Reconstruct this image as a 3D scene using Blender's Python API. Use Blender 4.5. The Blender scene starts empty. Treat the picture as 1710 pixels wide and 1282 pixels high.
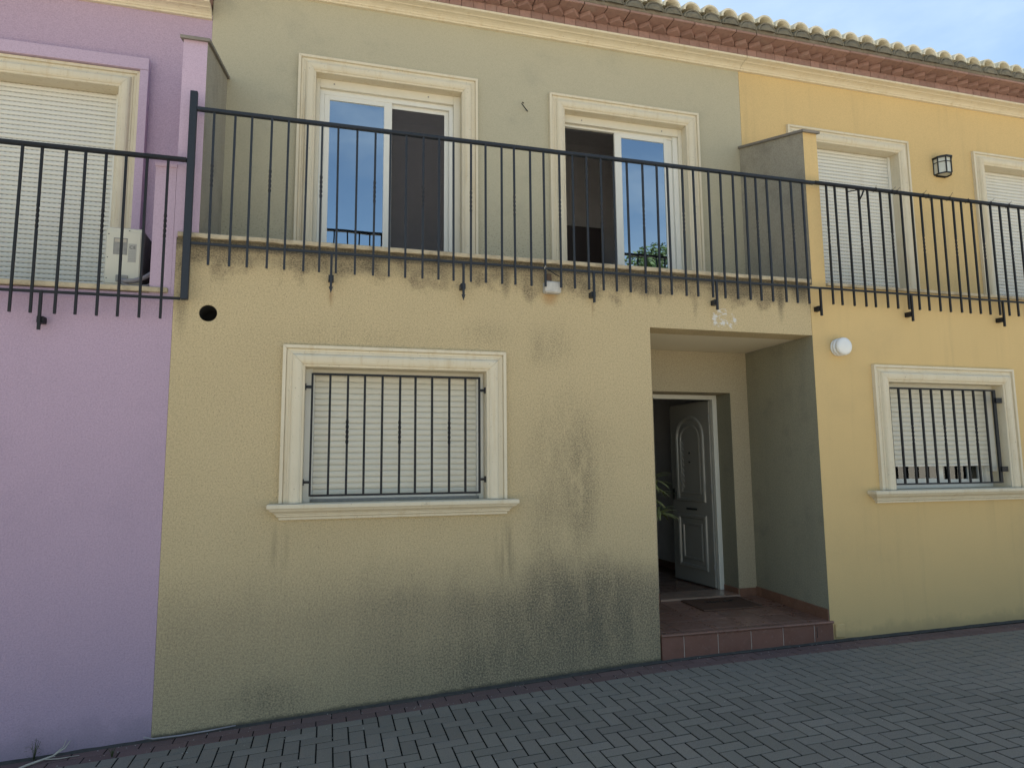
import bpy, bmesh, math, random
from mathutils import Vector, Matrix
R = math.radians
random.seed(7)
scene = bpy.context.scene
C = scene.collection

# ------------------------------------------------------------------ camera
cam = bpy.data.cameras.new('camera')
cam_o = bpy.data.objects.new('camera', cam)
C.objects.link(cam_o)
yaw, pitch, roll = 0.27060721, 0.11851356, -0.00878624
fwd = Vector((math.sin(yaw) * math.cos(pitch), math.cos(yaw) * math.cos(pitch), math.sin(pitch)))
r0 = fwd.cross(Vector((0, 0, 1))).normalized()
u0 = r0.cross(fwd)
rt = r0 * math.cos(roll) + u0 * math.sin(roll)
up = u0 * math.cos(roll) - r0 * math.sin(roll)
m3 = Matrix((rt, up, -fwd)).transposed()
cam_o.matrix_world = Matrix.Translation((0, -5.4, 1.785)) @ m3.to_4x4()
cam.sensor_width = 36
cam.lens = 36 * 1133.527 / 1710
cam.clip_start = 0.05
cam.clip_end = 800
scene.camera = cam_o

# ------------------------------------------------------------------ sky, sun, exposure
SUN_EL, SUN_AZ = R(62), R(14)
world = bpy.data.worlds.new('World')
scene.world = world
world.use_nodes = True
wt = world.node_tree
bg = wt.nodes['Background']
sky = wt.nodes.new('ShaderNodeTexSky')
sky.sky_type = 'NISHITA'
sky.sun_disc = False
sky.sun_elevation = SUN_EL
sky.sun_rotation = SUN_AZ
sky.air_density = 1.0
sky.dust_density = 0.9
sky.ozone_density = 0.2
tc = wt.nodes.new('ShaderNodeTexCoord')
mp = wt.nodes.new('ShaderNodeMapping')
mp.inputs['Scale'].default_value = (1.0, 1.0, 2.4)
mp.inputs['Location'].default_value = (0.35, 0.2, 0.1)
cn = wt.nodes.new('ShaderNodeTexNoise')
cn.inputs['Scale'].default_value = 2.1
cn.inputs['Detail'].default_value = 7
cn.inputs['Roughness'].default_value = 0.55
cr = wt.nodes.new('ShaderNodeMapRange')
cr.interpolation_type = 'SMOOTHSTEP'
cr.inputs['From Min'].default_value = 0.40
cr.inputs['From Max'].default_value = 0.68
cr.inputs['To Max'].default_value = 0.32
cm = wt.nodes.new('ShaderNodeMix')
cm.data_type = 'RGBA'
cm.inputs['B'].default_value = (7.0, 7.3, 7.6, 1)
wt.links.new(tc.outputs['Generated'], mp.inputs['Vector'])
wt.links.new(mp.outputs[0], cn.inputs['Vector'])
wt.links.new(cn.outputs['Fac'], cr.inputs['Value'])
wt.links.new(cr.outputs[0], cm.inputs['Factor'])
wt.links.new(sky.outputs[0], cm.inputs['A'])
tn = wt.nodes.new('ShaderNodeMix')
tn.data_type = 'RGBA'
tn.blend_type = 'MULTIPLY'
tn.inputs['Factor'].default_value = 1.0
tn.inputs['B'].default_value = (0.92, 1.0, 0.985, 1)
wt.links.new(cm.outputs['Result'], tn.inputs['A'])
wt.links.new(tn.outputs['Result'], bg.inputs['Color'])
bg.inputs['Strength'].default_value = 0.076

sun = bpy.data.lights.new('sun', 'SUN')
sun_o = bpy.data.objects.new('sun', sun)
C.objects.link(sun_o)
sun.energy = 5.0
sun.angle = R(0.53)
sun.color = (1.0, 0.95, 0.86)
sd = Vector((math.sin(SUN_AZ) * math.cos(SUN_EL), math.cos(SUN_AZ) * math.cos(SUN_EL), math.sin(SUN_EL)))
sun_o.rotation_euler = sd.to_track_quat('Z', 'Y').to_euler()
sun_o.location = (2, 4, 30)

vs = scene.view_settings
vs.view_transform = 'Standard'
vs.look = 'None'
vs.gamma = 1
vs.use_curve_mapping = False
vs.exposure = 1.33

# ------------------------------------------------------------------ node helper
class NT:
    def __init__(self, name):
        self.m = bpy.data.materials.new(name)
        self.m.use_nodes = True
        self.t = self.m.node_tree
        self.b = self.t.nodes['Principled BSDF']
        self._pos = None
    def n(self, typ, **kw):
        nd = self.t.nodes.new(typ)
        for k, v in kw.items():
            setattr(nd, k, v)
        return nd
    def put(self, sock, v):
        if isinstance(v, bpy.types.NodeSocket):
            self.t.links.new(v, sock)
        elif isinstance(v, (tuple, list)) and sock.type == 'RGBA':
            sock.default_value = tuple(v)[:3] + (1,)
        else:
            sock.default_value = v
    def pos(self):
        if not self._pos:
            self._pos = self.n('ShaderNodeNewGeometry').outputs['Position']
        return self._pos
    def obj(self):
        return self.n('ShaderNodeTexCoord').outputs['Object']
    def scale(self, vec, s):
        nd = self.n('ShaderNodeVectorMath', operation='MULTIPLY')
        self.put(nd.inputs[0], vec)
        nd.inputs[1].default_value = s
        return nd.outputs[0]
    def noise(self, scale, detail=3, rough=0.5, vec=None, dist=0):
        nd = self.n('ShaderNodeTexNoise')
        self.put(nd.inputs['Vector'], vec or self.pos())
        nd.inputs['Scale'].default_value = scale
        nd.inputs['Detail'].default_value = detail
        nd.inputs['Roughness'].default_value = rough
        nd.inputs['Distortion'].default_value = dist
        return nd.outputs['Fac']
    def math(self, op, a, b=0.0, c=0.0, clamp=False):
        nd = self.n('ShaderNodeMath', operation=op)
        nd.use_clamp = clamp
        self.put(nd.inputs[0], a)
        self.put(nd.inputs[1], b)
        if op in ('MULTIPLY_ADD', 'COMPARE'):
            self.put(nd.inputs[2], c)
        return nd.outputs[0]
    def mul(self, *a):
        r = a[0]
        for x in a[1:]:
            r = self.math('MULTIPLY', r, x)
        return r
    def step(self, v, lo, hi, a=0.0, b=1.0):
        nd = self.n('ShaderNodeMapRange')
        nd.interpolation_type = 'SMOOTHSTEP'
        self.put(nd.inputs['Value'], v)
        self.put(nd.inputs['From Min'], lo)
        self.put(nd.inputs['From Max'], hi)
        self.put(nd.inputs['To Min'], a)
        self.put(nd.inputs['To Max'], b)
        return nd.outputs[0]
    def mix(self, f, a, b, mode='MIX'):
        nd = self.n('ShaderNodeMix')
        nd.data_type = 'RGBA'
        nd.blend_type = mode
        self.put(nd.inputs['Factor'], f)
        self.put(nd.inputs['A'], a)
        self.put(nd.inputs['B'], b)
        return nd.outputs['Result']
    def xyz(self, v=None):
        nd = self.n('ShaderNodeSeparateXYZ')
        self.put(nd.inputs[0], v or self.pos())
        return nd.outputs
    def blob(self, x0, z0, rx, rz):
        x, y, z = self.xyz()
        a = self.math('MULTIPLY', self.math('SUBTRACT', x, x0), 1.0 / rx)
        b = self.math('MULTIPLY', self.math('SUBTRACT', z, z0), 1.0 / rz)
        d = self.math('SQRT', self.math('ADD', self.math('MULTIPLY', a, a), self.math('MULTIPLY', b, b)))
        return self.step(d, 1.0, 0.15)
    def bump(self, h, strength=0.3, dist=0.004):
        nd = self.n('ShaderNodeBump')
        nd.inputs['Strength'].default_value = strength
        nd.inputs['Distance'].default_value = dist
        self.put(nd.inputs['Height'], h)
        self.t.links.new(nd.outputs[0], self.b.inputs['Normal'])
    def done(self, col, rough=0.9, spec=0.3, metal=0.0):
        self.put(self.b.inputs['Base Color'], col)
        self.put(self.b.inputs['Roughness'], rough)
        self.put(self.b.inputs['Specular IOR Level'], spec)
        self.put(self.b.inputs['Metallic'], metal)
        return self.m

def tint(c, k):
    return tuple(min(1, x * k) for x in c)

def plain(name, col, rough=0.6, spec=0.4, metal=0.0, var=0.12, nscale=9, bump=0.0, bscale=80, rnd=0.0):
    t = NT(name)
    f = t.noise(nscale, 5, 0.6)
    c = t.mix(f, tint(col, 1 - var), tint(col, 1 + var))
    if rnd:
        oi = t.n('ShaderNodeObjectInfo').outputs['Random']
        c = t.mix(t.math('MULTIPLY', oi, rnd), c, tint(col, 0.45))
    if bump:
        t.bump(t.noise(bscale, 4, 0.6), bump, 0.003)
    return t.done(c, rough, spec, metal)

def stucco(name, col, var=0.07, scale=130, bump=0.55, speck=0.0, grime=None, lo=1.1):
    t = NT(name)
    f1 = t.noise(lo, 6, 0.6)
    c = t.mix(f1, tint(col, 1 - var), tint(col, 1 + var))
    fine = t.noise(scale, 3, 0.65)
    c = t.mix(t.step(fine, 0.42, 0.66, 0.0, 0.26), c, tint(col, 0.5))
    if speck or bump > .7:
        g2 = t.noise(74, 6, 0.9)
        c = t.mix(t.step(g2, 0.44, 0.66, 0.0, 0.62 if speck else 0.24), c, tint(col, 0.42))
        c = t.mix(t.step(g2, 0.46, 0.34, 0.0, 0.25), c, tint(col, 1.22))
    if speck:
        sp = t.step(t.noise(88, 5, 0.8), 0.585, 0.64)
        patch = t.step(t.noise(3.0, 4, 0.6), 0.40, 0.62, 0.25, 1.0)
        c = t.mix(t.mul(sp, patch, speck), c, (0.035, 0.034, 0.028))
    if grime:
        c = grime(t, c, fine)
    t.bump(fine, bump, 0.005)
    return t.done(c, 0.95, 0.15)

def lower_grime(t, c, fine):
    x, y, z = t.xyz()
    streak = t.noise(1.0, 4, 0.6, vec=t.scale(t.pos(), (5.0, 1.0, 0.5)))
    med = t.noise(3.2, 6, 0.65)
    grain = t.step(t.noise(74, 6, 0.9), 0.41, 0.60)
    dark = (0.055, 0.052, 0.045)
    # run-off stains under the balcony coping
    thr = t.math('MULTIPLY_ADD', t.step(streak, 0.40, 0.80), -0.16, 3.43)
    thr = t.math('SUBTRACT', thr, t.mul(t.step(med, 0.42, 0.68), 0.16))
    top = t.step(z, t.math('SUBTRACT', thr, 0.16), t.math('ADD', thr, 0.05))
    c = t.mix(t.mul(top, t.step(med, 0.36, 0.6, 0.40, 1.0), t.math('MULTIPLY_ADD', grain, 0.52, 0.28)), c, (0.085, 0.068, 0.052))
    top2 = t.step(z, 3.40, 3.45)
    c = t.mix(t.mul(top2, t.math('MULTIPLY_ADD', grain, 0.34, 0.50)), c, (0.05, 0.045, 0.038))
    # one strong leak and two weaker ones
    for bx, bz, rx, rz, k in ((1.45, 3.33, .06, .20, .75), (4.15, 3.3, .05, .26, .6), (2.75, 3.35, .09, .16, .55), (4.38, 3.4, .14, .15, .8), (-1.04, 3.1, .07, .45, .55), (0.33, 3.40, .16, .14, .45), (2.55, 3.38, .3, .11, .5), (3.75, 3.39, .3, .12, .5)):
        c = t.mix(t.mul(t.blob(bx, bz, rx, rz), t.math('MULTIPLY_ADD', grain, 0.55, 0.45), k), c, dark)
    # mould patches on the wall
    for bx, bz, rx, rz, k in ((1.28, 2.86, .34, .20, .30), (1.88, 2.78, .28, .30, .36), (1.70, 2.75, .10, .26, .36), (1.98, 1.75, .55, 1.0, .48), (2.1, 1.55, .17, .8, .5), (1.75, 1.0, .2, .75, .35), (2.0, .50, 1.15, .66, .95), (2.25, .62, .55, .60, .65), (1.15, .22, .75, .30, .65), (-.35, .12, .5, .22, .55), (0.2, 2.75, 1.1, .25, .16)):
        mk = t.mul(t.blob(bx, bz, rx, rz), t.step(t.noise(1.0, 6, 0.72, vec=t.scale(t.pos(), (7.5, 1.0, 2.6))), 0.24, 0.62))
        c = t.mix(t.mul(mk, t.math('MULTIPLY_ADD', grain, 0.90, 0.10), k), c, (0.060, 0.062, 0.052))
    # green-grey grime; its uneven top edge also paints in where flare haze ends
    bt = t.math('MULTIPLY_ADD', t.noise(0.9, 6, 0.65), 0.9, 0.38)
    grime_haze = t.step(z, t.math('ADD', bt, 0.32), t.math('SUBTRACT', bt, 0.20))
    dk = t.math('MULTIPLY_ADD', t.step(x, -0.9, 2.0), 0.60, 0.48)
    vst = t.step(t.noise(1.0, 4, 0.6, vec=t.scale(t.pos(), (3.0, 1.0, 0.5))), 0.30, 0.70, 0.80, 1.1)
    c = t.mix(t.mul(grime_haze, dk, vst, t.math('MULTIPLY_ADD', grain, 0.48, 0.30)), c, (0.098, 0.095, 0.082))
    # dirt line on the bottom edge along the paving
    gl = t.math('MULTIPLY_ADD', x, 0.0524, 0.0)
    foot = t.step(t.math('SUBTRACT', z, gl), t.math('MULTIPLY_ADD', t.noise(9, 6, 0.75), 0.11, -0.02), 0.0)
    c = t.mix(t.mul(foot, 0.75), c, (0.05, 0.052, 0.042))
    # drips below the sill ends and rust below the brackets
    run = t.step(t.noise(1.0, 5, 0.7, vec=t.scale(t.pos(), (22, 1, 0.9))), 0.42, 0.62)
    for bx, bz, rx, rz, k in ((-.30, 1.18, .10, .28, .30), (1.43, 1.10, .12, .36, .5)):
        c = t.mix(t.mul(t.blob(bx, bz, rx, rz), run, k), c, (0.10, 0.09, 0.065))
    for bx in (.024, 1.07, 2.22, 3.42):
        c = t.mix(t.mul(t.blob(bx, 3.12, .035, .13), run, 0.6), c, (0.23, 0.12, 0.05))
    # old flaked patch of white filler
    fl = t.math('MULTIPLY', t.blob(3.535, 3.10, .20, .15), t.step(t.noise(1.0, 5, 0.75, vec=t.scale(t.pos(), (13, 1, 22))), 0.47, 0.60))
    c = t.mix(t.step(fl, 0.22, 0.40), c, (0.62, 0.61, 0.58))
    rust = t.blob(1.84, 3.20, .10, .09)
    c = t.mix(t.mul(rust, 0.5), c, (0.34, 0.17, 0.06))
    return c

def upper_grime(t, c, fine):
    x, y, z = t.xyz()
    med = t.noise(2.2, 6, 0.65)
    low = t.step(z, 4.6, 3.55)
    sp = t.step(t.noise(60, 2, 0.5), 0.56, 0.64)
    c = t.mix(t.mul(low, sp, 0.5), c, (0.10, 0.09, 0.07))
    c = t.mix(t.step(med, 0.5, 0.75, 0, 0.22), c, (0.20, 0.205, 0.17))
    return c

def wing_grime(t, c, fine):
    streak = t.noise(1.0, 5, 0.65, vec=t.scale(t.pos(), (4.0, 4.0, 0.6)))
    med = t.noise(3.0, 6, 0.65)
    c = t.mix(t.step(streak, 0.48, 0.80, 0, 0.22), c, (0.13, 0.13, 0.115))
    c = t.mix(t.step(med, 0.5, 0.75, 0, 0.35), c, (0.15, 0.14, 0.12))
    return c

def light_wear(t, c, fine):
    med = t.noise(0.9, 6, 0.65)
    c = t.mix(t.step(med, 0.48, 0.75, 0, 0.20), c, (0.30, 0.24, 0.15))
    x, y, z = t.xyz()
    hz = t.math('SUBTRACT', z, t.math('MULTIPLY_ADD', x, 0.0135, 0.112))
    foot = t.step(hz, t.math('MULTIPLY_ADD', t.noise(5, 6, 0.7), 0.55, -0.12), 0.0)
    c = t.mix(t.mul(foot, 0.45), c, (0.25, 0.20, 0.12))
    st = t.noise(1.0, 4, 0.6, vec=t.scale(t.pos(), (7.0, 7.0, 0.5)))
    c = t.mix(t.step(st, 0.52, 0.8, 0, 0.16), c, (0.22, 0.18, 0.12))
    return c

def lilac_wear(t, c, fine):
    med = t.noise(0.8, 6, 0.65)
    c = t.mix(t.step(med, 0.45, 0.75, 0, 0.25), c, (0.26, 0.21, 0.28))
    x, y, z = t.xyz()
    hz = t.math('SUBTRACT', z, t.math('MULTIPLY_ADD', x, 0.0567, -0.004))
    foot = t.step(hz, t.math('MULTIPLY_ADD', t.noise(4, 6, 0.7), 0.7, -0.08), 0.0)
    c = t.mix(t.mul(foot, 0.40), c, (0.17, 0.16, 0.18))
    return c

M = {}
M['ochre'] = stucco('ochre_stucco', (0.59, 0.48, 0.29), 0.09, 150, 1.0, 0.85, lower_grime)
M['sage'] = stucco('sage_stucco', (0.46, 0.425, 0.31), 0.05, 150, 0.35, 0.0, upper_grime)  # ochre wall again, greyer: shade and flare haze painted into the colour
M['sage_dark'] = stucco('sage_stained_stucco', (0.41, 0.375, 0.30), 0.08, 120, 0.5, 0.35, wing_grime)
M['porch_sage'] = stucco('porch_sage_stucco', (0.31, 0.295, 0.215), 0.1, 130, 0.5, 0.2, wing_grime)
M['porch_beige'] = stucco('porch_beige_stucco', (0.45, 0.385, 0.265), 0.06, 140, 0.4, 0.1)
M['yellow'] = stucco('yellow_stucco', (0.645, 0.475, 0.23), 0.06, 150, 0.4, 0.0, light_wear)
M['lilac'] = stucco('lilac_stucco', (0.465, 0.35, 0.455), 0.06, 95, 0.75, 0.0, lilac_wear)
M['lilac_pale'] = stucco('pale_lilac_stucco', (0.52, 0.40, 0.51), 0.05, 140, 0.3, 0.0)
M['interior'] = plain('interior_paint', (0.70, 0.685, 0.70), 0.9, 0.1)
M['hall_paint'] = plain('hall_paint', (0.72, 0.70, 0.68), 0.9, 0.1)

def cream_mat():
    t = NT('cream_cast_stone')
    st = t.noise(1.0, 5, 0.65, vec=t.scale(t.pos(), (14, 14, 1.2)))
    med = t.noise(5, 6, 0.65)
    c = t.mix(med, (0.60, 0.53, 0.39), (0.70, 0.64, 0.50))
    c = t.mix(t.step(st, 0.5, 0.78, 0, 0.45), c, (0.48, 0.36, 0.19))
    c = t.mix(t.mul(t.step(t.noise(60, 2, 0.5), 0.68, 0.74), 0.4), c, (0.15, 0.12, 0.09))
    t.bump(t.noise(140, 3, 0.6), 0.15, 0.002)
    return t.done(c, 0.8, 0.25)
M['cream'] = cream_mat()

def coping_mat():
    t = NT('weathered_coping')
    med = t.noise(7, 6, 0.7)
    c = t.mix(t.step(med, 0.4, 0.7), (0.56, 0.48, 0.34), (0.34, 0.28, 0.19))
    t.bump(t.noise(60, 4, 0.7), 0.4, 0.004)
    return t.done(c, 0.9, 0.2)
M['coping'] = coping_mat()
M['coping_grey'] = plain('grey_coping_stone', (0.22, 0.20, 0.175), 0.9, 0.2, var=0.35, nscale=14, bump=0.3)
M['pvc'] = plain('white_window_profile', (0.70, 0.69, 0.63), 0.4, 0.45, var=0.05)
M['shutter_box'] = plain('cream_shutter_box', (0.66, 0.62, 0.51), 0.5, 0.4, var=0.06)

def slat_mat(name, dashes):
    t = NT(name)
    c = t.mix(t.noise(4, 5, 0.6), (0.62, 0.61, 0.55), (0.70, 0.69, 0.63)) if dashes else t.mix(t.noise(4, 5, 0.6), (0.64, 0.615, 0.52), (0.71, 0.685, 0.59))
    c = t.mix(t.step(t.noise(1, 4, 0.6, vec=t.scale(t.pos(), (5, 5, .8))), .5, .8, 0, .25), c, (0.46, 0.43, 0.34))
    if dashes:
        ox, oy, oz = t.xyz(t.obj())
        ph = t.math('FRACT', t.math('MULTIPLY', ox, 1 / 0.040))
        d = t.mul(t.step(ph, 0.52, 0.56), t.step(oz, 0.0175, 0.0185))
        c = t.mix(t.mul(d, 0.9), c, (0.03, 0.03, 0.03))
    return t.done(c, 0.45, 0.4)
M['slat'] = slat_mat('shutter_slat_plastic', False)
M['slat_dash'] = slat_mat('perforated_shutter_slat', True)

M['iron'] = plain('blue_grey_iron_paint', (0.019, 0.024, 0.033), 0.5, 0.35, var=0.25, nscale=30, bump=0.12, bscale=150)
M['iron_black'] = plain('black_iron_paint', (0.009, 0.010, 0.013), 0.55, 0.35, var=0.3, nscale=30, bump=0.12, bscale=150)

def glass_mat(name, refl, tintc, dark, see):
    m = bpy.data.materials.new(name)
    m.use_nodes = True
    nt = m.node_tree
    for n in list(nt.nodes):
        nt.nodes.remove(n)
    out = nt.nodes.new('ShaderNodeOutputMaterial')
    gl = nt.nodes.new('ShaderNodeBsdfGlossy')
    gl.inputs['Roughness'].default_value = 0.004
    gl.inputs['Color'].default_value = tintc + (1,)
    nz = nt.nodes.new('ShaderNodeTexNoise')
    nz.inputs['Scale'].default_value = 2.2
    nz.inputs['Detail'].default_value = 2
    gm = nt.nodes.new('ShaderNodeNewGeometry')
    nt.links.new(gm.outputs['Position'], nz.inputs['Vector'])
    bp = nt.nodes.new('ShaderNodeBump')
    bp.inputs['Strength'].default_value = 0.25
    bp.inputs['Distance'].default_value = 0.006
    nt.links.new(nz.outputs['Fac'], bp.inputs['Height'])
    nt.links.new(bp.outputs[0], gl.inputs['Normal'])
    tr = nt.nodes.new('ShaderNodeBsdfTransparent')
    tr.inputs['Color'].default_value = (see, see, see * 1.03, 1)
    fr = nt.nodes.new('ShaderNodeFresnel')
    fr.inputs['IOR'].default_value = 1.6
    mr = nt.nodes.new('ShaderNodeMapRange')
    mr.inputs['From Max'].default_value = 1.0
    mr.inputs['To Min'].default_value = refl
    mr.inputs['To Max'].default_value = 1.0
    mx = nt.nodes.new('ShaderNodeMixShader')
    nt.links.new(fr.outputs[0], mr.inputs['Value'])
    nt.links.new(mr.outputs[0], mx.inputs[0])
    nt.links.new(tr.outputs[0], mx.inputs[1])
    nt.links.new(gl.outputs[0], mx.inputs[2])
    nt.links.new(mx.outputs[0], out.inputs['Surface'])
    return m
M['mirror_glass'] = glass_mat('solar_control_glass', 0.52, (0.80, 0.90, 0.97), 0.1, 0.25)
M['clear_glass'] = glass_mat('clear_window_glass', 0.06, (0.9, 0.95, 1.0), 0.1, 0.75)

def screen_mat():
    t = NT('insect_screen_mesh')
    t.b.inputs['Alpha'].default_value = 0.62
    return t.done((0.078, 0.074, 0.080), 0.8, 0.2)
M['screen'] = screen_mat()
M['curtain'] = plain('grey_net_curtain', (0.30, 0.28, 0.25), 0.9, 0.1, var=0.3, nscale=40)

def terracotta(name, col, rnd=0.5):
    t = NT(name)
    oi = t.n('ShaderNodeObjectInfo').outputs['Random']
    c = t.mix(oi, tint(col, 0.88), tint(col, 1.12))
    c = t.mix(t.step(t.noise(22, 5, 0.65), 0.45, 0.7, 0, 0.45), c, tint(col, 0.6))
    c = t.mix(t.step(t.noise(6, 5, 0.65), 0.52, 0.75, 0, 0.35), c, (0.34, 0.28, 0.24))
    t.bump(t.noise(120, 4, 0.6), 0.25, 0.003)
    return t.done(c, 0.9, 0.2)
M['brick'] = terracotta('terracotta_eaves_brick', (0.30, 0.185, 0.155))

def rooftile_mat():
    t = NT('aged_clay_roof_tile')
    oi = t.n('ShaderNodeObjectInfo').outputs['Random']
    c = t.mix(oi, (0.64, 0.60, 0.46), (0.76, 0.72, 0.59))
    c = t.mix(t.step(t.noise(12, 6, 0.7), 0.5, 0.72, 0, 0.55), c, (0.30, 0.25, 0.16))
    c = t.mix(t.step(t.noise(45, 4, 0.6), 0.6, 0.7, 0, 0.5), c, (0.12, 0.11, 0.08))
    t.bump(t.noise(70, 4, 0.6), 0.3, 0.003)
    return t.done(c, 0.9, 0.2)
M['roof_tile'] = rooftile_mat()
M['mortar'] = plain('weathered_eaves_mortar', (0.20, 0.18, 0.135), 0.95, 0.1, var=0.5, nscale=18, bump=0.5, bscale=50, rnd=0.5)
M['mortar_foot'] = plain('dirty_foot_mortar', (0.075, 0.072, 0.066), 0.95, 0.1, var=0.5, nscale=25, bump=0.4, bscale=60)
M['mortar_dark'] = plain('dark_eaves_mortar', (0.19, 0.165, 0.13), 0.95, 0.1, var=0.4, nscale=18, bump=0.5, bscale=50)

def floor_tile_mat(name, col, rough):
    t = NT(name)
    oi = t.n('ShaderNodeObjectInfo').outputs['Random']
    c = t.mix(oi, tint(col, 0.82), tint(col, 1.18))
    c = t.mix(t.step(t.noise(8, 6, 0.65), 0.45, 0.75, 0, 0.4), c, tint(col, 0.55))
    c = t.mix(t.step(t.noise(30, 4, 0.65), 0.55, 0.72, 0, 0.25), c, (0.30, 0.24, 0.20))
    t.bump(t.noise(40, 3, 0.6), 0.06, 0.002)
    return t.done(c, t.step(t.noise(9, 5, 0.6), 0.3, 0.7, rough - 0.1, rough + 0.15), 0.45)
M['floor_tile'] = floor_tile_mat('brown_porch_tile', (0.22, 0.118, 0.086), 0.34)
M['skirt_tile'] = floor_tile_mat('brown_skirting_tile', (0.21, 0.105, 0.066), 0.45)
M['riser_tile'] = floor_tile_mat('dark_red_riser_tile', (0.165, 0.078, 0.058), 0.42)
M['threshold'] = floor_tile_mat('polished_marble_threshold', (0.31, 0.215, 0.165), 0.12)
M['hall_tile'] = floor_tile_mat('glossy_hall_tile', (0.20, 0.115, 0.085), 0.12)
M['grout'] = plain('pale_grout', (0.50, 0.44, 0.39), 0.95, 0.1, var=0.2, nscale=20)

def paver_mat(name, col, dark):
    t = NT(name)
    oi = t.n('ShaderNodeObjectInfo').outputs['Random']
    c = t.mix(oi, tint(col, 0.86), tint(col, 1.14))
    c = t.mix(t.step(t.noise(2.3, 5, 0.6), 0.4, 0.7, 0, 0.35), c, dark)
    gr = t.noise(210, 3, 0.7)
    c = t.mix(t.step(gr, 0.40, 0.62, 0, 0.5), c, tint(col, 0.5))
    c = t.mix(t.mul(t.step(t.noise(150, 2, 0.5), 0.70, 0.74), 0.7), c, (0.34, 0.34, 0.33))
    t.bump(gr, 0.35, 0.003)
    return t.done(c, 0.85, 0.3)
M['paver'] = paver_mat('charcoal_paving_block', (0.222, 0.205, 0.172), (0.185, 0.180, 0.142))
M['red_paver'] = paver_mat('dull_red_paving_block', (0.175, 0.115, 0.105), (0.125, 0.105, 0.108))
M['bed'] = plain('dark_joint_sand', (0.012, 0.012, 0.011), 0.95, 0.05, var=0.4, nscale=20)
def ground_mat():
    t = NT('pale_concrete')  # pale warm tone chosen to bounce sunlight onto the facades
    c = t.mix(t.noise(0.35, 6, 0.6), (0.40, 0.345, 0.265), (0.49, 0.43, 0.335))
    c = t.mix(t.step(t.noise(90, 3, 0.7), 0.4, 0.65, 0, 0.4), c, (0.25, 0.235, 0.21))
    t.bump(t.noise(90, 3, 0.7), 0.4, 0.004)
    return t.done(c, 0.9, 0.2)
M['ground'] = ground_mat()
M['leaf'] = plain('plant_leaf', (0.30, 0.34, 0.15), 0.45, 0.4, var=0.45, nscale=9)
M['tree_leaf'] = plain('tree_leaf', (0.055, 0.095, 0.028), 0.55, 0.35, var=0.55, nscale=1.6)
M['bark'] = plain('tree_bark', (0.12, 0.09, 0.065), 0.9, 0.1, var=0.3, bump=0.5, bscale=30)
M['pot'] = plain('clay_pot', (0.30, 0.14, 0.09), 0.8, 0.2)
M['door_white'] = plain('white_door_enamel', (0.31, 0.30, 0.265), 0.22, 0.5, var=0.05)
M['frame_white'] = plain('white_door_frame', (0.66, 0.65, 0.58), 0.4, 0.4, var=0.06)
M['black'] = plain('black_metal', (0.012, 0.012, 0.012), 0.4, 0.5)
M['ac_white'] = plain('aged_white_ac_casing', (0.60, 0.59, 0.50), 0.5, 0.4, var=0.08)
M['ac_grey'] = plain('grey_ac_recess', (0.27, 0.27, 0.255), 0.6, 0.3, var=0.35, nscale=30)
M['ac_dark'] = plain('dark_ac_coil', (0.05, 0.05, 0.06), 0.5, 0.4)
M['hose'] = plain('pipe_insulation', (0.30, 0.28, 0.29), 0.8, 0.2, var=0.2, nscale=40)
M['lamp_white'] = plain('white_lamp_plastic', (0.74, 0.76, 0.76), 0.35, 0.45, var=0.04)
M['lamp_glass'] = plain('frosted_lamp_glass', (0.56, 0.58, 0.52), 0.35, 0.5, var=0.12, nscale=14)
M['straw'] = plain('dry_straw', (0.46, 0.42, 0.35), 0.8, 0.2, var=0.3)
M['box_white'] = plain('flaking_white_box', (0.46, 0.45, 0.42), 0.8, 0.2, var=0.5, nscale=22)
M['box_brown'] = plain('rusty_box', (0.10, 0.07, 0.05), 0.8, 0.2, var=0.4, nscale=30)
M['mat'] = plain('brown_coir_mat', (0.115, 0.070, 0.050), 0.95, 0.1, var=0.35, nscale=60, bump=0.6, bscale=200)
M['weed'] = plain('weed_leaf', (0.07, 0.085, 0.035), 0.7, 0.2, var=0.4, nscale=20)
M['pipe_dark'] = plain('dark_pipe_bore', (0.03, 0.03, 0.03), 0.8, 0.2)

# ------------------------------------------------------------------ object helpers
WL = {}                                   # world location of each root (parts keep identity offset)
def tag(o, label, cat, group=None):
    o['label'] = label
    o['category'] = cat
    if group:
        o['group'] = group
    return o
def thing(name, loc, label, cat, group=None):
    o = bpy.data.objects.new(name, None)
    o.empty_display_size = 0.2
    C.objects.link(o)
    o.location = loc
    WL[o.name] = Vector(loc)
    return tag(o, label, cat, group)
def wloc(o):
    return WL.get(o.name, Vector((0, 0, 0)))

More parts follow.
